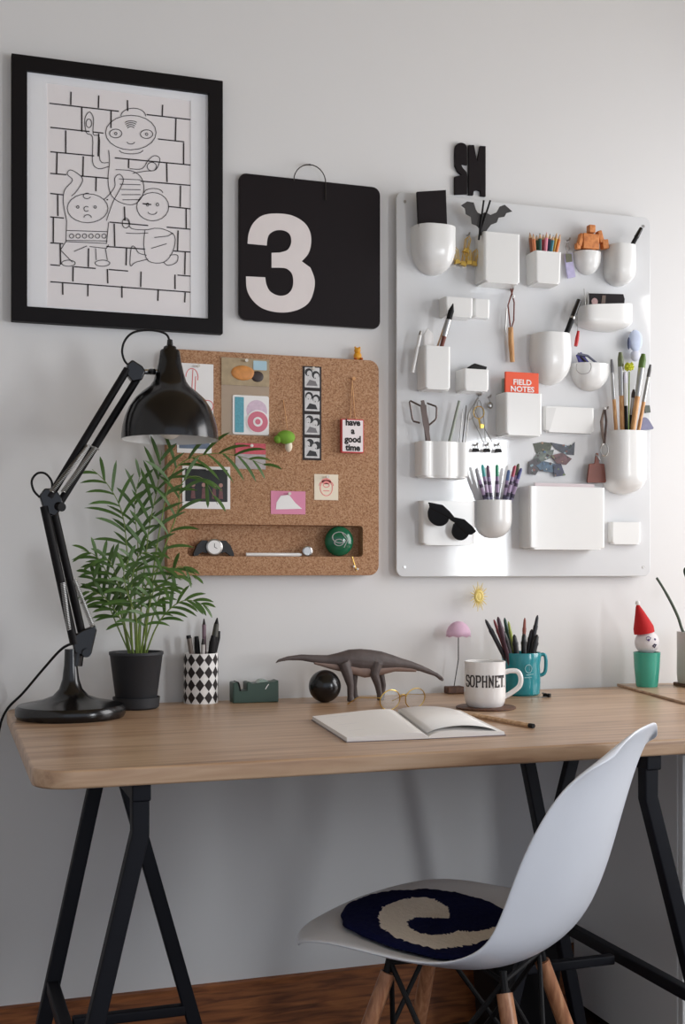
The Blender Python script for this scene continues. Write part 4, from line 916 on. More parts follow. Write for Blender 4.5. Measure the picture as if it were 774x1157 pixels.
# potted palm
po = on(154, 803, .042); PD = -po.y; k_ = mpp(154, PD)
T = thing('potted_palm', 'green parlour palm in a charcoal pot beside the lamp base', 'potted plant', po)
MB().lathe([(.0, 0), (23*k_, 0), (25.5*k_, 2*k_), (26.5*k_, 13*k_), (25*k_, 13*k_), (24*k_, 4*k_), (0, 4*k_)], 40).build('saucer', POT, T, smooth=True)
MB().lathe([(.0, 4.2*k_), (21.5*k_, 4.2*k_), (22.5*k_, 6*k_), (29.5*k_, 60*k_), (30.5*k_, 61*k_), (30.5*k_, 64*k_), (28*k_, 64*k_), (26.5*k_, 56*k_), (0, 56*k_)], 40).build('pot', POT, T, smooth=True)
MB().lathe([(0, 56.2*k_), (27*k_, 56.2*k_), (18*k_, 59*k_), (0, 60*k_)], 24).build('soil', SOIL, T, smooth=True)
rnd = random.Random(11)
def frond(pts, nleaf, ll, t0=.4, droop=.5, fan=60, w=.0056, depth=.35):
    """pts: (px,py,extra depth) along the rachis; leaflets from t0 to the tip"""
    ef = .25 if pts[-1][0] < 130 else .8; nleaf = int(nleaf*.66); P3 = [WP(x, y, PD+e*ef)-po for x, y, e in pts]; path = catmull(P3, 7); m_ = MB(); n_ = len(path)
    m_.tube(path, [.0021*(1-.75*i/(n_-1)) for i in range(n_)], 6, mi=0)
    Ls = [0]
    for i in range(1, n_): Ls.append(Ls[-1]+(path[i]-path[i-1]).length)
    def at_(t):
        s_ = t*Ls[-1]
        for i in range(1, n_):
            if Ls[i] >= s_: f_ = (s_-Ls[i-1])/max(Ls[i]-Ls[i-1], 1e-9); return path[i-1].lerp(path[i], f_), (path[i]-path[i-1]).normalized()
        return path[-1], (path[-1]-path[-2]).normalized()
    for k in range(nleaf):
        t = t0+(1-t0)*(k//2+ (.25 if k % 2 else 0))/(nleaf/2); t = min(t, 1)
        p, tg = at_(t); sd = 1 if k % 2 else -1
        side = tg.cross(Vector((0, -1, .15))); side.normalize()
        sh = sin(pi*min(1, (t-t0)/(1-t0)*.8+.22)); L_ = ll*(.55+.45*sh)*rnd.uniform(.88, 1.1)
        an = radians(fan*(1-.55*(t-t0)/(1-t0))+rnd.uniform(-7, 7))
        d0 = (tg*cos(an)+side*sd*sin(an)+Vector((0, rnd.uniform(-depth, depth*.6), 0))); d0.normalize()
        nrm = d0.cross(Vector((rnd.uniform(-.5, .5), -1, .6))).normalized()
        c = p.copy(); st = []; dd = d0.copy(); ns = 6
        for j in range(ns+1):
            q_ = j/ns; ww = w*(.35+1.25*q_)*(1-q_)**.55*1.15 if q_ < 1 else 0.0
            ww = max(ww, .0002); st.append((c-nrm*ww*.9, c+Vector((0, -.0012, 0))*(1-q_)+Vector((0,0,-.0006)), c+nrm*ww*.9))
            c = c+dd*(L_/ns); dd = (dd+Vector((0, 0, -droop/ns))).normalized()
        v = [x for s3 in st for x in s3]; f = []
        for j in range(ns):
            a0 = 3*j; f += [(a0, a0+1, a0+4, a0+3), (a0+1, a0+2, a0+5, a0+4)]
        m_.add(v, f, 1)
    m_.build('frond', [STEMG, LEAFA], T, smooth=True, auto=False)
FR = [ # tall ones
 ([(163, 742, 0), (170, 670, .02), (182, 590, .03), (198, 530, .03), (235, 513, .04), (272, 516, .05), (306, 528, .06)], 26, .075, .55, .7, 55),
 ([(158, 742, 0), (160, 680, .01), (168, 600, .02), (178, 550, .02), (183, 508, .02)], 22, .085, .50, .5, 40),
 ([(150, 742, 0), (146, 690, 0), (144, 630, 0), (138, 580, .0), (122, 548, .02), (104, 530, .03)], 24, .075, .50, .7, 60),
 ([(160, 742, 0), (166, 690, 0), (182, 630, .01), (200, 580, .03), (206, 545, .04), (228, 540, .05), (246, 570, .05)], 20, .070, .45, .8, 50),
 ([(154, 742, 0), (152, 680, -.01), (156, 620, -.01), (152, 570, -.01), (160, 530, 0)], 20, .070, .45, .5, 50),
 # low ones
 ([(146, 742, .01), (136, 690, .03), (122, 650, .05), (108, 628, .06), (92, 622, .07)], 22, .060, .45, .8, 55),
 ([(148, 742, .02), (140, 700, .05), (134, 660, .08), (122, 632, .10), (104, 640, .12)], 22, .058, .45, .9, 60),
 ([(150, 742, .02), (148, 690, .05), (150, 650, .07), (160, 625, .09), (182, 630, .10)], 22, .058, .40, .9, 60),
 ([(156, 742, .02), (158, 700, .04), (166, 660, .06), (184, 640, .07), (206, 655, .08)], 20, .055, .40, .9, 60),
 ([(164, 742, .01), (176, 710, .03), (192, 688, .04), (212, 678, .05), (236, 686, .06)], 22, .050, .40, .8, 50),
 ([(152, 742, .03), (144, 715, .06), (130, 690, .08), (114, 672, .10), (96, 668, .10)], 20, .052, .40, .8, 55),
 ([(154, 742, .03), (154, 700, .08), (144, 670, .10), (140, 645, .12), (150, 628, .12)], 20, .058, .35, .9, 60),
 ([(158, 742, .03), (164, 712, .06), (170, 680, .09), (178, 662, .10), (196, 668, .12)], 20, .052, .35, .9, 60),
 ([(148, 742, 0), (132, 706, -.01), (116, 668, -.01), (100, 644, 0)], 20, .055, .45, .7, 50),
 ([(160, 742, 0), (172, 700, 0), (186, 660, 0), (204, 640, .01), (222, 655, .02)], 18, .050, .45, .8, 50),
]
for args in FR: frond(*args)

# diamond patterned cup
o = on(227, 796, .038); k_ = mpp(227, -o.y); R_ = 19.3*k_; Hc = 56*k_
T = thing('pencil_cup', 'white cup with black diamond pattern holding pens beside the palm', 'cup', o)
m = MB(); m.lathe([(0, 0), (R_, 0), (R_, Hc), (R_*.92, Hc), (R_*.92, .006), (0, .006)], 48); m.build('cup_body', PAPER, T, smooth=True)
m = MB(); NA_, NR_ = 12, 4
for i in range(NA_):
    for j in range(NR_):
        a0 = 2*pi*(i+.5)/NA_; z_ = Hc*(j+.5)/NR_; ha = pi/NA_*.98; hz = Hc/NR_/2*.98; Rr = R_+.0004
        cu_ = [(cos(a0)*Rr, sin(a0)*Rr, z_), (cos(a0+ha)*Rr, sin(a0+ha)*Rr, z_), (cos(a0)*Rr, sin(a0)*Rr, z_+hz), (cos(a0-ha)*Rr, sin(a0-ha)*Rr, z_), (cos(a0)*Rr, sin(a0)*Rr, z_-hz)]
        mid = [(cos(a0+s1*ha/2)*(Rr+.0001), sin(a0+s1*ha/2)*(Rr+.0001), z_+s2*hz/2) for s1, s2 in ((1, 1), (-1, 1), (-1, -1), (1, -1))]
        m.add(cu_+mid, [(0, 1, 5, 2), (0, 2, 6, 3), (0, 3, 7, 4), (0, 4, 8, 1)])
m.build('diamond_pattern', INK, T)
def upright(name, label, cat, cup, x0, x1, y1, dz, segs, group=None, z=.020):
    p0 = WP(x0, 700, -cup.y-dz); p0.z = DZ+z; a_ = WP(x1, y1, -cup.y-dz*1.4); p0 = Vector((p0.x, -(-cup.y-dz), p0.z)); return stick(name, label, cat, p0, a_, segs, group)
gP = 'pens in the diamond patterned cup'
upright('silver_pen', 'silver grey pen leaning left, the leftmost in the diamond cup', 'pen', o, 221, 215, 718, .005, [(0, .97, .0060, .0060, METAL, 'barrel'), (.97, 1, .005, .004, METAL, 'end')], gP)
upright('wide_grey_marker', 'brownish grey marker at the left of the diamond cup', 'marker', o, 224, 213, 718, -.012, [(0, .95, .005, .005, cm('taupe_barrel', (112, 100, 92)), 'barrel'), (.95, 1, .0055, .005, MATTE, 'cap')], gP)
upright('black_pen', 'black pen second from the left group in the diamond cup', 'pen', o, 226, 222, 719, -.006, [(0, .9, .0058, .0058, MATTE, 'barrel'), (.9, 1, .0055, .0045, MATTE, 'cap')], gP)
upright('pink_grey_pencil', 'tall thin mauve pencil in the middle of the diamond cup', 'pencil', o, 231, 230.5, 699, .0, [(0, .92, .0044, .0044, col((126, 100, 112)), 'barrel'), (.92, 1, .0036, .001, INK, 'tip')], gP)
upright('white_black_pen', 'white and grey pen in front of the mauve pencil in the diamond cup', 'pen', o, 229, 229.5, 722, -.018, [(0, .9, .0042, .0042, col((190, 184, 180)), 'barrel'), (.9, 1, .0042, .0025, INK, 'tip')], gP)
upright('black_brush_pen', 'tallest black pointed brush pen in the diamond cup', 'pen', o, 234, 245.5, 698, -.004, [(0, .75, .0060, .0072, MATTE, 'barrel'), (.75, .92, .0072, .0052, col((64, 62, 52)), 'cap'), (.92, 1, .0048, .0012, MATTE, 'tip')], gP)
upright('black_pen', 'black pen leaning right, the rightmost in the diamond cup', 'pen', o, 232, 248, 713, .010, [(0, .9, .0050, .0050, MATTE, 'barrel'), (.9, 1, .0048, .002, MATTE, 'tip')], gP)
upright('black_marker', 'short thick black marker at the right front of the diamond cup', 'marker', o, 233, 241, 718, -.016, [(0, .9, .0068, .0068, MATTE, 'barrel'), (.9, 1, .0062, .0045, MATTE, 'cap')], gP)

# tape dispenser
tp = TP(289, 794, DZ); k_ = mpp(289, -tp.y-.02)
T = thing('tape_dispenser', 'dark green block tape dispenser on the desk left of the black ball', 'tape dispenser', (tp.x, tp.y+.02, DZ))
s2 = lambda x, y: ((x-342)/3.87*k_, (441-y)/3.87*k_)
m = MB(); m.prism([s2(*p) for p in ((243,441),(243,352),(262,350),(268,366),(272,388),(303,388),(303,352),(318,350),(328,358),(428,352),(445,346),(445,441))], -.020, .018); m.build('dispenser_body', DGREEN, T, bevel=.002)
MB().prism([s2(*p) for p in ((262,350),(268,366),(272,388),(277,388),(272,362),(266,349))], -.021, .019).build('cutter', MATTE, T)
m = MB(); m.prism(circ(.0165, 28, s2(380, 375)[0], s2(380, 376)[1]), -.011, .011); m.build('tape_roll', cm('clear_tape', (150, 168, 158), rough=.25), T)
m = MB(); m.stroke([s2(385, 384), s2(392, 372), s2(400, 362)], .0018, -.0202, -.0208); m.build('logo', PAPER, T)

# black ball
ob = on(367, 794, .012); k_ = mpp(367, -ob.y); rr = 18.3*k_
ob.z = DZ; ob = Vector((ob.x, ob.y, DZ))
T = thing('black_sphere', 'glossy dark black ball in front of the dinosaur tail', 'ball', ob)
MB().ball((0, 0, rr-.0005), rr, 36, 24).build('sphere', cm('black_ball_gloss', (16, 15, 17), rough=.22, var=.1), T, smooth=True)
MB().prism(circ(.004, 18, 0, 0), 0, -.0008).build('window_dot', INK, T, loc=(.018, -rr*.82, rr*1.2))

# dinosaur
dd = .105; o = WP(410, 790, dd); o.z = DZ; P = lambda x, y, e=0: WP(x, y, dd+e)-o
T = thing('dinosaur_figure', 'long grey brown sauropod dinosaur toy standing behind the black ball', 'toy', o)
k_ = mpp(410, dd)
spine = [(311,749,.6),(315,746,1.8),(325,743.5,2.6),(340,742.5,3.8),(355,744,4.8),(370,745.5,6.2),(382,745,8.5),(394,744,11.5),(406,745,13.5),(418,746,13.5),(430,746.5,12),(442,748,9.5),(452,749.5,7.2),(464,751.5,5.4),(476,755,4),(486,759,3.2),(493,762,2.6),(498,766,2.8),(501,768.5,1.6)]
path = catmull([Vector((*P(x, y), r)) for x, y, r in [(a_, b_, c_) for a_, b_, c_ in spine]], 3) if False else None
m = MB(); pp = [P(x, y) for x, y, r in spine]; m.tube(pp, [r*k_*.92 for x, y, r in spine], 16, flat=.8)
def leg(pts): m.tube([P(x, y, e) for x, y, e, r in pts], [r*k_ for x, y, e, r in pts], 10)
leg([(388, 748, .010, 7), (393, 762, .013, 6), (396, 775, .013, 4), (396, 786, .013, 3.6), (396.5, 791, .013, 4.6), (396.5, 791.8, .013, 4.6)])
leg([(392, 748, -.010, 6), (400, 762, -.012, 5), (400, 775, -.012, 3.4), (401, 785, -.012, 3.2), (402, 788.5, -.012, 4)])
leg([(426, 748, .010, 7), (423, 762, .013, 5.4), (427, 774, .013, 4), (429, 784, .013, 3.4), (430, 790, .013, 4.2), (430, 790.6, .013, 4.2)])
leg([(432, 748, -.010, 6), (430, 762, -.012, 4.6), (433, 774, -.012, 3.4), (432, 784, -.012, 3), (431, 787.5, -.012, 4)])
b_ = m.build('body', None or mat('dinosaur_skin', (84, 74, 72), .6, var=.35, scale=45, bump=.4, bscale=160), T, smooth=True)
mz = min(v.co.z for v in b_.data.vertices); b_.location.z = -mz+.0003
rm = b_.modifiers.new('remesh', 'REMESH'); rm.mode = 'VOXEL'; rm.voxel_size = .0014; rm.use_smooth_shade = True
sm_ = b_.modifiers.new('smooth', 'SMOOTH'); sm_.iterations = 6; sm_.factor = .5
bel = MB(); bel.tube([P(x, y, .0) for x, y in ((355, 747.5), (375, 751), (395, 753.5), (412, 757), (428, 755.5), (446, 753), (470, 756))], [2*k_, 4.5*k_, 6.5*k_, 8*k_, 7*k_, 5*k_, 2.4*k_], 14, flat=.95)
bo = bel.build('belly', mat('dinosaur_belly', (136, 114, 104), .6, var=.25, scale=40), T, smooth=True); bo.location.z = -mz+.0003-.001
for sg in (1,): q = P(499, 766, .004); MB().ball(tuple(q), .0012, 8, 6).build('eye', INK, T, loc=(0, 0, -mz))

# round wire glasses
go_ = TP(455, 802, DZ); 
T = thing('wire_glasses', 'thin gold round wire glasses behind the open notebook', 'glasses', (go_.x, go_.y, DZ), rot=(0, 0, radians(14)))
m_ = lambda pts, nm, r=.0010: MB().tube([Vector(p) for p in pts], r, 6).build(nm, GOLD, T, smooth=True)
for sx_ in (-.031, .031):
    pts = [(sx_+.024*cos(2*pi*k/28), -.004*sin(2*pi*k/28), .0215+.0205*sin(2*pi*k/28)) for k in range(28)]
    MB().tube([Vector(p) for p in pts], .0011, 6, closed=True).build('rim', GOLD, T, smooth=True)
    MB().prism(circ(.0225, 24, 0, 0, .86), -.0003, .0003).build('lens', mat('clear_lens', (235, 240, 240), .05, alpha=.12, spec=.6), T, loc=(sx_, 0, .0215))
m_([(-.008, 0, .026), (-.003, -.001, .031), (.003, -.001, .031), (.008, 0, .026)], 'bridge')
m_([(-.055, 0, .027), (-.064, .012, .027), (-.062, .07, .022), (-.058, .115, .004)], 'temple'); m_([(.055, 0, .027), (.064, .012, .027), (.060, .07, .022), (.054, .115, .004)], 'temple')

# open notebook
def tq(x, y, z=DZ): return TP(x, y, z)
n0 = tq(470, 822)
T = thing('open_notebook', 'open white paged notebook lying at the front of the desk', 'notebook', (n0.x, n0.y, DZ))
LQ = [tq(392, 839), tq(484, 835.5), tq(448, 807), tq(353, 814)]; RQ = [tq(484, 835.5), tq(570, 831), tq(520, 806), tq(448, 807)]
def pagestack(Q, nm, mt, h0, h1, spine_left, inset=0, z0=.0015):
    NU = 14; g = []
    for j in range(2):
        for i in range(NU+1):
            u_ = i/NU; p = (Q[0].lerp(Q[1], u_)).lerp(Q[3].lerp(Q[2], u_), j) ; s_ = u_ if spine_left else 1-u_
            z = z0+h0+(h1-h0)*(1-s_)**0.7*(1 if s_ > .0 else 0); z = z0+h0+h1*sin(pi*min(s_*1.0, 1))**.8*math.exp(-2.2*s_)*1.6
            if s_ < .02: z = z0+h0*.6
            g.append(Vector((p.x-n0.x, p.y-n0.y, z)))
    m = MB(); top = g; bot = [Vector((v.x, v.y, z0)) for v in g]; v = top+bot; n_ = NU+1; f = []
    for i in range(NU):
        f.append((i, i+1, n_+i+1, n_+i)); f.append((2*n_+i, 3*n_+i, 3*n_+i+1, 2*n_+i+1)); f.append((i, 2*n_+i, 2*n_+i+1, i+1)); f.append((n_+i, n_+i+1, 3*n_+i+1, 3*n_+i))
    f.append((0, n_, 3*n_, 2*n_)); f.append((NU, 2*n_+NU, 3*n_+NU, n_+NU))
    m.add(v, f); return m.build(nm, mt, T, smooth=True)
pagestack(LQ, 'left_pages', PAPER, .0065, .006, False); pagestack(RQ, 'right_pages', PAPER, .0045, .008, True)
m = MB()
allq = [LQ[0], RQ[1], RQ[2], LQ[3]]; cx_ = sum((q for q in allq), Vector())/4
m.prismz([((q.x-n0.x)+(q.x-cx_.x)*.012, (q.y-n0.y)+(q.y-cx_.y)*.02) for q in allq], .0, .0015); m.build('cover', cm('grey_cover', (128, 118, 120)), T)
g = []; NU = 10     # a lifted leaf on the right page
for j in range(2):
    for i in range(NU+1):
        u_ = i/NU; p = RQ[0].lerp(RQ[1], u_*.93).lerp(RQ[3].lerp(RQ[2], u_*.93), .03 if j == 0 else .97); g.append(Vector((p.x-n0.x, p.y-n0.y, .010+.011*sin(pi*u_)**.7*(1 if j == 0 else .7)-.003*u_)))
m = MB(); m.add(g, [(i, i+1, NU+2+i, NU+1+i) for i in range(NU)]); m.build('lifted_leaf', PAPER, T, smooth=True, solid=.0004)
m = MB()
for r_ in range(9):
    a_ = LQ[3].lerp(LQ[0], .12+.09*r_); b_2 = LQ[2].lerp(LQ[1], .12+.09*r_); p0 = a_.lerp(b_2, .12); p1 = a_.lerp(b_2, .12+.5*rnd.uniform(.5, 1))
    m.tube([Vector((p0.x-n0.x, p0.y-n0.y, .0083)), Vector((p1.x-n0.x, p1.y-n0.y, .0100))], .0004, 4)
m.build('faint_handwriting', cm('faint_ink', (186, 190, 204)), T)
# pencil on the desk
a = tq(527, 808.7); b = tq(603, 823); a.z = b.z = DZ+.0042
stick('wooden_pencil', 'natural wood pencil with a dark end lying in front of the white mug', 'pencil', b, a, [(0, .06, .0042, .0042, MATTE, 'end_cap'), (.06, .84, .0042, .0042, PENW, 'body'), (.84, .98, .0042, .001, PENW, 'sharpened_wood'), (.98, 1, .001, .0003, LEAD, 'lead')], n=6)
# coaster and mug
mo = on(548, 803, .038); k_ = mpp(548, -mo.y)
tag(MB().lathe([(0, 0), (.058, 0), (.061, .0015), (.061, .003), (.058, .0045), (0, .0045)], 44).build('coaster', DKW, loc=(mo.x+.002, mo.y, DZ), smooth=True), 'thin round dark wooden coaster under the white mug', 'coaster')
T = thing('lettered_mug', 'white mug with dark college style lettering on a coaster', 'mug', (mo.x, mo.y, DZ+.0046))
Rm, Hm = 23.3*k_, 51*k_
MB().lathe([(0, 0), (Rm*.82, 0), (Rm*.88, .002), (Rm*.97, Hm*.12), (Rm, Hm*.25), (Rm*.985, Hm*.93), (Rm*1.0, Hm*.99), (Rm*.97, Hm), (Rm*.93, Hm*.985), (Rm*.92, Hm*.2), (Rm*.7, .006), (0, .006)], 48).build('mug_body', PAPER if False else mat('white_ceramic', (232, 230, 228), .2, var=.01, coat=.3), T, smooth=True)
hx = lambda x, y: Vector(((x-549)*k_, 0, (802-y)*k_-.004))
rt = Matrix.Rotation(radians(-18), 4, 'Z')
MB().tube([rt @ hx(x, y) for x, y in catmull([(570, 762), (578, 760), (586, 761), (589.5, 768), (588, 777), (580, 784), (570, 790)], 4)], .0052, 10).build('handle', bpy.data.materials['white_ceramic'], T, smooth=True)
GL_ = {'S': [[(.95,.75),(.95,.85),(.75,1),(.25,1),(.05,.85),(.05,.65),(.25,.53),(.75,.47),(.95,.35),(.95,.15),(.75,0),(.25,0),(.05,.15),(.05,.25)]],
 'O': [[(.3,0),(.05,.2),(.05,.8),(.3,1),(.7,1),(.95,.8),(.95,.2),(.7,0),(.3,0)]], 'P': [[(.2,0),(.2,1),(.75,1),(.95,.85),(.95,.6),(.75,.45),(.2,.45)],[(0,0),(.45,0)],[(0,1),(.3,1)]],
 'H': [[(.15,0),(.15,1)],[(.85,0),(.85,1)],[(.15,.5),(.85,.5)],[(0,0),(.32,0)],[(0,1),(.32,1)],[(.68,0),(1,0)],[(.68,1),(1,1)]],
 'N': [[(.15,0),(.15,1),(.85,0),(.85,1)],[(0,0),(.32,0)],[(0,1),(.2,1)],[(.68,1),(1,1)]], 'E': [[(.95,.2),(.95,0),(.2,0),(.2,1),(.95,1),(.95,.8)],[(.2,.5),(.65,.5)],[(0,0),(.3,0)],[(0,1),(.3,1)]],
 'T': [[(.5,0),(.5,1)],[(0,.8),(0,1),(1,1),(1,.8)],[(.3,0),(.7,0)]], '.': [[(.0,.0),(.15,.0)]]}
m = MB(); lw, lh, gap = .0106, .0215, .0026; word = 'SOPHNET.'; x0 = -.0515
thc = atan(mo.x/(mo.y+WALL)); angc = -pi/2-thc   # facing the camera side
x0 = -(8*lw+7*gap)/2+.006
for ch in word:
    for st_ in GL_[ch]:
        f2 = []
        for i in range(len(st_)-1):
            (xa, za), (xb, zb) = st_[i], st_[i+1]; nn = 4
            for q_ in range(nn): f2.append((x0+(xa+(xb-xa)*q_/nn)*lw, Hm*.58-lh/2+(za+(zb-za)*q_/nn)*lh))
        f2.append((x0+st_[-1][0]*lw, Hm*.58-lh/2+st_[-1][1]*lh))
        mm_ = MB(); mm_.stroke(f2, .0027, 0, .0006); 
        for (x, y, z) in mm_.v: pass
        st0 = len(m.v); m.add([((Rm+.0002+y)*cos(angc+x/Rm), (Rm+.0002+y)*sin(angc+x/Rm), z) for x, y, z in mm_.v], mm_.f)
    x0 += lw+gap
m.build('lettering', INK, T)
# teal mug with pens
to = on(589, 787, .035); k_ = mpp(589, -to.y)
T = thing('teal_mug', 'teal mug crammed with dark pens behind the white mug', 'mug', (to.x, to.y, DZ))
Rt, Ht = 22.3*k_, 48*k_
MB().lathe([(0, 0), (Rt*.84, 0), (Rt*.93, .004), (Rt*.97, Ht*.3), (Rt*.94, Ht*.7), (Rt*1.02, Ht*.97), (Rt*1.0, Ht), (Rt*.95, Ht*.98), (Rt*.88, Ht*.6), (Rt*.9, .008), (0, .008)], 44).build('mug_body', TEAL, T, smooth=True)
hx = lambda x, y: Vector(((x-589)*k_, 0, (787-y)*k_)); rt = Matrix.Rotation(radians(-16), 4, 'Z')
MB().tube([rt @ hx(x, y) for x, y in catmull([(608, 743), (613, 741.5), (616.5, 744), (617, 755), (615, 763), (607, 766)], 4)], .0042, 10).build('handle', TEAL, T, smooth=True)
m = MB()
for P_ in (arc(0, .014, .008, .009, 0, 360), [(-.006, .0), (.012, .002)], [(-.010, -.006), (.008, -.005)]):
    m.tube([((Rt*.985)*cos(angc+.35+x/Rt), Rt*.985*sin(angc+.35+x/Rt), Ht*.5+z) for x, z in P_], .0009, 5)
m.build('printed_mark', cm('pale_teal_print', (150, 200, 204)), T)
gT = 'pens crammed in the teal mug'
pens = [(585, 548.5, 700, -.004, 'black', (34, 34, 42), 'leftmost black pen leaning far left in the teal mug', .0050), (584, 558, 700, .004, 'dark red', (126, 46, 52), 'dark red pen second from the left in the teal mug', .0040),
 (582, 562.5, 697, -.012, 'plum', (72, 44, 58), 'plum brown marker third from the left in the teal mug', .0058), (585, 570, 698, .006, 'dark green', (32, 74, 62), 'dark green pen in the left half of the teal mug', .0048),
 (587, 574.5, 702, -.004, 'lime', (156, 168, 74), 'lime green pencil in the middle of the teal mug', .0036), (588, 581, 717, -.016, 'black', (26, 26, 30), 'short black pen in the front middle of the teal mug', .0060),
 (586, 569, 713, -.012, 'black', (30, 28, 32), 'short thick black marker in front of the green pen in the teal mug', .0060), (591, 601, 711, .006, 'black', (36, 32, 38), 'short dark marker behind the tall right leaning pen in the teal mug', .0058),
 (590, 593, 698, .008, 'rust', (146, 78, 64), 'rust coloured pencil right of the middle of the teal mug', .0040), (592, 592, 716, -.010, 'black capped', (22, 20, 22), 'thick black capped marker right of the middle of the teal mug', .0064),
 (594, 607.5, 695, .002, 'black', (28, 28, 36), 'tall black pen leaning right in the teal mug', .0048), (595, 607, 717, -.008, 'black', (20, 20, 22), 'thick short black marker, rightmost in the teal mug', .0068)]
for (x0, x1, y1, dz, nm_, c_, lab, r_) in pens:
    upright('marker' if r_ > .005 else 'pen', lab, 'pen', to, x0, x1, y1, dz, [(0, .78, r_, r_, col(c_), 'barrel'), (.78, .84, r_*1.1, r_*1.1, col(c_), 'cap_ring'), (.84, .96, r_*.95, r_*.7, col(c_), 'cap'), (.96, 1, r_*.7, r_*.25, col(c_), 'tip')], gT, z=.028)
# binder clip behind teal mug handle
q = tq(617, 788); T = thing('binder_clip', 'small black binder clip lying right of the teal mug', 'clip', (q.x, q.y, DZ+.0002), rot=(0, 0, radians(-50)))
MB().loft([[(x, y, z) for x, z in ((-.008, 0), (.008, 0), (.008, .008), (-.008, .008))] for y in (0, .010)]).build('jaw', MATTE, T, bevel=.001)
for sg in (-1, 1): MB().tube([(-.004, 0, .004+sg*.003), (-.005, -.012, .006+sg*.004), (0, -.020, .007+sg*.005), (.005, -.012, .006+sg*.004), (.004, 0, .004+sg*.003)], .0009, 6).build('wire_arm', DARKM, T, smooth=True)

# pink parasol ornament on a small wooden block
q = on(513, 784, .014); q.y = -.036; q.x = (q.y+WALL)*tan(ray(513))
T = thing('parasol_ornament', 'small pink paper parasol on a thin stem above a dark wooden block', 'ornament', (q.x, q.y, DZ))
P = lambda x, y: Vector((WP(x, y, -q.y).x-q.x, 0, WP(x, y, -q.y).z-DZ))
MB().box(0, 0, .008, .040, .026, .016).build('block', DKW, T, bevel=.002)
MB().tube([(0, 0, .015), P(518, 745), P(518, 710)], .0012, 8).build('stem', DARKM, T, smooth=True)
m = MB(); tp_ = P(518, 702); nn = 16; rings = []
for j in range(6):
    a_ = pi/2*j/5; rr_ = .0285*sin(a_)+.0005
    rings.append([(tp_.x+rr_*cos(2*pi*k/nn)*(1), tp_.y+rr_*sin(2*pi*k/nn)*.8, tp_.z-.033*(1-cos(a_))-(.003 if (k % 2 and j == 5) else 0)) for k in range(nn)])
m.loft(rings, True, True, False); m.build('canopy', cm('pale_pink_canopy', (226, 188, 212), rough=.6, var=.12, scale=60), T, smooth=True, solid=.001)

# mint cup with ball-headed figure in red hat
q = on(731, 780, .022); k_ = mpp(731, -q.y)
tag(MB().lathe([(0, 0), (11.5*k_, 0), (12.3*k_, 2*k_), (14.2*k_, 22*k_), (15*k_, 38*k_), (15.2*k_, 39*k_), (14*k_, 39*k_), (13*k_, 30*k_), (11*k_, 5*k_), (0, 5*k_)], 40).build('mint_cup', MINT, loc=(q.x, q.y, DZ+.0064), smooth=True), 'small mint green cup at the right of the desk', 'cup')
T = thing('hat_doll', 'white ball doll with a tall red hat sitting in the mint cup', 'doll', (q.x, q.y, DZ+.0064))
MB().ball((0, 0, 50*k_), 13.6*k_, 24, 16).build('head', cm('white_knit', (226, 222, 224), rough=.9, bump=.5, bscale=120), T, smooth=True)
fa = -pi/2-atan(q.x/(q.y+WALL))+.45
def onball(az, el, r): return Vector((cos(az)*cos(el)*r, sin(az)*cos(el)*r, 50*k_+sin(el)*r))
VIO = cm('violet_thread', (96, 82, 128))
for az, el in ((fa-.32, .25), (fa+.30, .30)): MB().ball(tuple(onball(az, el, 13.3*k_)), .0028, 10, 8).build('eye', VIO, T, smooth=True)
MB().tube([onball(fa+a_, e_, 13.9*k_) for a_, e_ in ((-.5, .45), (-.3, .55), (-.1, .42), (-.28, .15), (-.5, .3))], .0008, 6, closed=True).build('embroidery', VIO, T)
MB().tube([onball(fa+a_, e_, 13.8*k_) for a_, e_ in ((.05, -.25), (.22, -.38), (.36, -.12), (.2, -.1))], .0018, 6, closed=True).build('mouth', cm('dark_navy_thread', (40, 34, 66)), T)
P = lambda x, y: Vector((WP(x, y, -q.y).x-q.x, 0, WP(x, y, -q.y).z-DZ))
hp = [(728, 718, 11.5), (727, 712, 11.3), (725, 704, 8.5), (723, 696, 5.5), (721, 689, 2.8), (720.5, 686, 1.4)]
MB().tube([P(x, y) for x, y, r in hp], [r*k_ for x, y, r in hp], 20).build('hat', cm('red_felt', (186, 26, 30), rough=.85, bump=.3), T, smooth=True)
MB().ball(tuple(P(720.5, 684.5)), 2.8*k_, 12, 8).build('pompom', PAPER, T, smooth=True)
# wooden board, planter at the right edge
tag(MB().prismz([(-.20, -.20), (.20, -.20), (.20, .20), (-.20, .20)], 0, .006).build('wooden_desk_pad', OAK, loc=(1.698, -.245, DZ+.0002), rot=(0, 0, radians(-11)), bevel=.0015), 'thin light wood board lying on the right end of the desk under the mint cup', 'board')
q = TP(790, 781, DZ+.01); q = Vector((q.x, -.13, DZ+.0064)); q.x = (q.y+WALL)*tan(ray(789)); k_ = mpp(789, .13)
tag(MB().prismz([(a_*1.0, b_) for a_, b_ in rrect(.088, .088, .01, 4)], 0, .008).build('small_wooden_trivet', DKW, loc=(q.x, q.y, q.z), bevel=.001), 'small dark wooden square under the grey planter at the right edge', 'trivet')
T = thing('grey_planter', 'pale grey planter cut by the right edge of the photo with a bare stem', 'potted plant', (q.x, q.y, q.z+.0082))
Rg = 23.5*k_; Hg = 58*k_
MB().lathe([(0, 0), (Rg*.92, 0), (Rg*.97, .004), (Rg, .02), (Rg, Hg), (Rg*.93, Hg), (Rg*.92, Hg-.02), (0, Hg-.02)], 44).build('planter_pot', GREYP, T, smooth=True)
MB().lathe([(0, Hg-.019), (Rg*.9, Hg-.019), (0, Hg-.012)], 24).build('soil', SOIL, T)
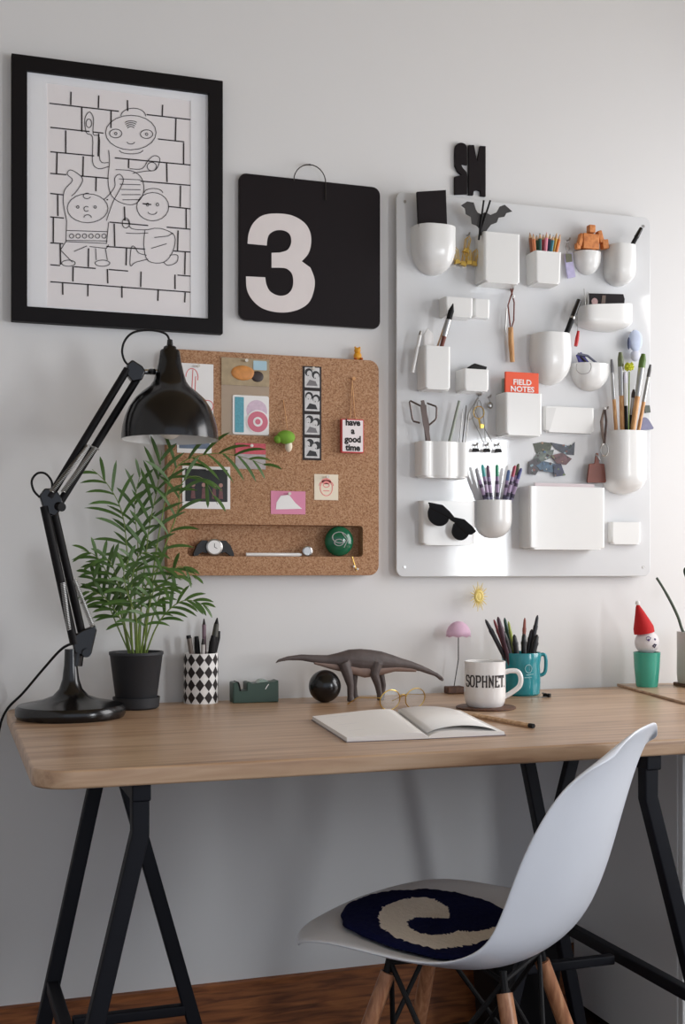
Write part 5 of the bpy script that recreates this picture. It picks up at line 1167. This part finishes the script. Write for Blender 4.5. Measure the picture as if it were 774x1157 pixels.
P = lambda x, y, e=0: Vector((WP(x, y, -q.y+e).x-q.x, -e, WP(x, y, -q.y+e).z-q.z-.0082))
ST = cm('grey_green_stem', (72, 84, 72), rough=.7)
MB().tube([P(x, y) for x, y in catmull([(778, 724), (771, 712), (766, 697), (758, 680), (749, 664), (742, 653)], 4)], [.0034]*15+[.0030]*6, 8).build('stem', ST, T, smooth=True)
for i, (p0, p1, w_) in enumerate((((783, 726), (776, 648), .012), ((790, 726), (792, 660), .016))):
    a_, b_ = P(*p0), P(*p1); MB().tube([a_, b_], .0016, 6).build('stem', ST, T)
    m = MB(); c_ = b_; ring = [c_+Vector((w_*cos(t_)*.7, -.004*sin(2*t_), w_*sin(t_)*1.3)) for t_ in [2*pi*k/18 for k in range(18)]]
    m.add([c_]+ring, [(0, 1+k, 1+(k+1) % 18) for k in range(18)]); m.build('leaf', cm('planter_leaf', (46, 66, 50)), T, smooth=True, solid=.0008)

# ---------------------------------------------------------------- chair
ang = math.atan2(.73, -.68)                # forward direction
cs = .93; cz = lambda z: z*cs+H*(1-cs)
CO = Vector((.822*cs, (-.672+WALL)*cs-WALL, 0))
T = thing('shell_chair', 'white moulded shell chair with wooden dowel legs in front of the desk', 'chair', CO, rz=ang)
# local frame: x forward, y to the sitter's left, z up
prof = [(.252, .420, .172, .000, 0), (.232, .434, .196, .002, 0), (.185, .438, .210, .010, 0), (.12, .430, .226, .026, 0), (.05, .418, .232, .036, 0), (-.03, .406, .232, .044, .004), (-.10, .404, .230, .052, .012),
        (-.158, .423, .226, .052, .030), (-.200, .455, .219, .040, .050), (-.228, .505, .216, .026, .064), (-.248, .56, .218, .014, .068), (-.264, .62, .218, .006, .064), (-.280, .68, .212, 0, .056), (-.296, .735, .198, 0, .044), (-.314, .778, .172, 0, .030), (-.330, .800, .130, 0, .018)]
prof = [(a_*cs, cz(b_), c_*cs, d_*cs, e_*cs) for a_, b_, c_, d_, e_ in prof]
NU = 16; g = []
for j, (f_, z_, w_, lift, wrap) in enumerate(prof):
    for i in range(NU+1):
        u_ = -1+2*i/NU; au = abs(u_)
        back = max(0, min(1, (j-7)/3))
        x = f_+wrap*au**2.2; z = z_+lift*au**2.6; y = w_*u_
        if j <= 4: x -= (.046, .036, .024, .012, .004)[j]*au**3
        if j >= 12: z -= (.004, .014, .026, .036)[j-12]*au**3
        if au > .93: # rolled lip
            if back < .5: z -= .003; y *= 1.010
            elif j < 13: x -= .003; y *= 1.010
        g.append((x, y, z))
n_ = NU+1
m = MB(); m.add(g, [(j*n_+i, j*n_+i+1, (j+1)*n_+i+1, (j+1)*n_+i) for j in range(len(prof)-1) for i in range(NU)])
m.build('shell', SHELL, T, smooth=True, auto=False, solid=.0065, subsurf=2)
# dowel legs and wire frame
legs = []
for sx_, sy_ in ((1, 1), (1, -1), (-1, 1), (-1, -1)):
    top = Vector((.092*sx_-.02, .080*sy_, cz(.385))); bot = Vector((.215*sx_-.02, .190*sy_, .001)); legs.append((top, bot)); dv = bot-top
    L_ = MB().tube([top+dv*.03, top+dv*.3, top+dv*.7, bot], [.0120, .0128, .0115, .0095], 16).build('leg', LEGW, T, smooth=True)
    MB().tube([top+dv*.97, top+dv*1.0+Vector((0, 0, .0))], [.0102, .0098], 12).build('foot_glide', MATTE, L_, smooth=True)
    br = MB().tube([Vector((top.x, top.y, cz(.405))), top+dv*.07], .006, 8).build('leg_bracket', MATTE, T, smooth=True)
def wire(a, b): MB().tube([a, b], .0042, 8).build('wire_brace', MATTE, T, smooth=True)
(p0, q0), (p1, q1), (p2, q2), (p3, q3) = legs
for (a, b) in ((p0, q1), (p1, q0), (p2, q3), (p3, q2), (p0, q2), (p2, q0), (p1, q3), (p3, q1)):
    wire(a, a.lerp(b, .0)+(b-a)*.40 if False else a+(b-a)*.42)
for a, b in ((p0, p3), (p1, p2), (p0, p1), (p2, p3)): wire(a+Vector((0, 0, .002)), b+Vector((0, 0, .002)))
# round cushion
def seat_z(x, y):
    for j in range(len(prof)-1):
        if prof[j+1][0] <= x <= prof[j][0]:
            t = (prof[j][0]-x)/(prof[j][0]-prof[j+1][0]); z = prof[j][1]+(prof[j+1][1]-prof[j][1])*t; l_ = prof[j][3]+(prof[j+1][3]-prof[j][3])*t; w_ = prof[j][2]+(prof[j+1][2]-prof[j][2])*t
            return z+l_*min(1, abs(y)/w_)**2.6
    return .44
Rc = .163*cs; ccx, ccy = .033, 0.0
swirl = [TP(x, y, cz(.438)) for x, y in ((508,1035),(506,1028),(490,1023),(470,1023),(450,1028),(432,1036),(427,1046),(431,1057),(445,1065),(465,1070),(490,1071),(515,1067),(538,1060),(556,1052),(566,1046),(572,1040),(555,1043),(540,1047),(520,1048),(505,1053),(490,1056),(475,1057),(462,1052),(460,1046),(470,1041),(490,1039),(508,1038))]
Mi = (Matrix.Translation(CO) @ Matrix.Rotation(ang, 4, 'Z')).inverted()
sw2 = [((Mi @ p).x, (Mi @ p).y) for p in swirl]
def inside(x, y):
    c = False; n2 = len(sw2)
    for i in range(n2):
        (xa, ya), (xb, yb) = sw2[i], sw2[i-1]
        if (ya > y) != (yb > y) and x < (xb-xa)*(y-ya)/(yb-ya)+xa: c = not c
    return c
NR, NT = 44, 132; V = []; Fc = []; Mm = []
rn = random.Random(3)
for side in (1, 0):
    for j in range(NR+1):
        r = Rc*j/NR
        for k in range(NT):
            a_ = 2*pi*k/NT; rj = r*(1+.012*sin(9*a_)+.008*sin(17*a_)) if j > NR-3 else r
            x = ccx+rj*cos(a_); y = ccy+rj*sin(a_); zz = seat_z(x, y)+.0085
            edge = sqrt(max(0, 1-(j/NR)**6))
            th_ = (.014*edge+ (rn.uniform(-.0013, .0013) if j < NR else 0)) if side else 0
            V.append((x, y, zz+th_+(.0 if side else 0)))
def vid(s, j, k): return (0 if s else (NR+1)*NT)+j*NT+k % NT
for j in range(NR):
    for k in range(NT):
        a_ = 2*pi*(k+.5)/NT; r = Rc*(j+.5)/NR; ins = inside(ccx+r*cos(a_), ccy+r*sin(a_))
        Fc.append((vid(1, j, k), vid(1, j, k+1), vid(1, j+1, k+1), vid(1, j+1, k))); Mm.append(1 if ins else 0)
        Fc.append((vid(0, j, k), vid(0, j+1, k), vid(0, j+1, k+1), vid(0, j, k+1))); Mm.append(0)
for k in range(NT): Fc.append((vid(1, NR, k), vid(1, NR, k+1), vid(0, NR, k+1), vid(0, NR, k))); Mm.append(0)
m = MB(); m.v = V; m.f = Fc; m.m = Mm
cu = m.build('seat_cushion', [NAVY, WOOLW], loc=CO, rot=(0, 0, ang), smooth=True, auto=False)
tag(cu, 'round navy wool seat pad with a cream curl pattern on the white chair', 'cushion')
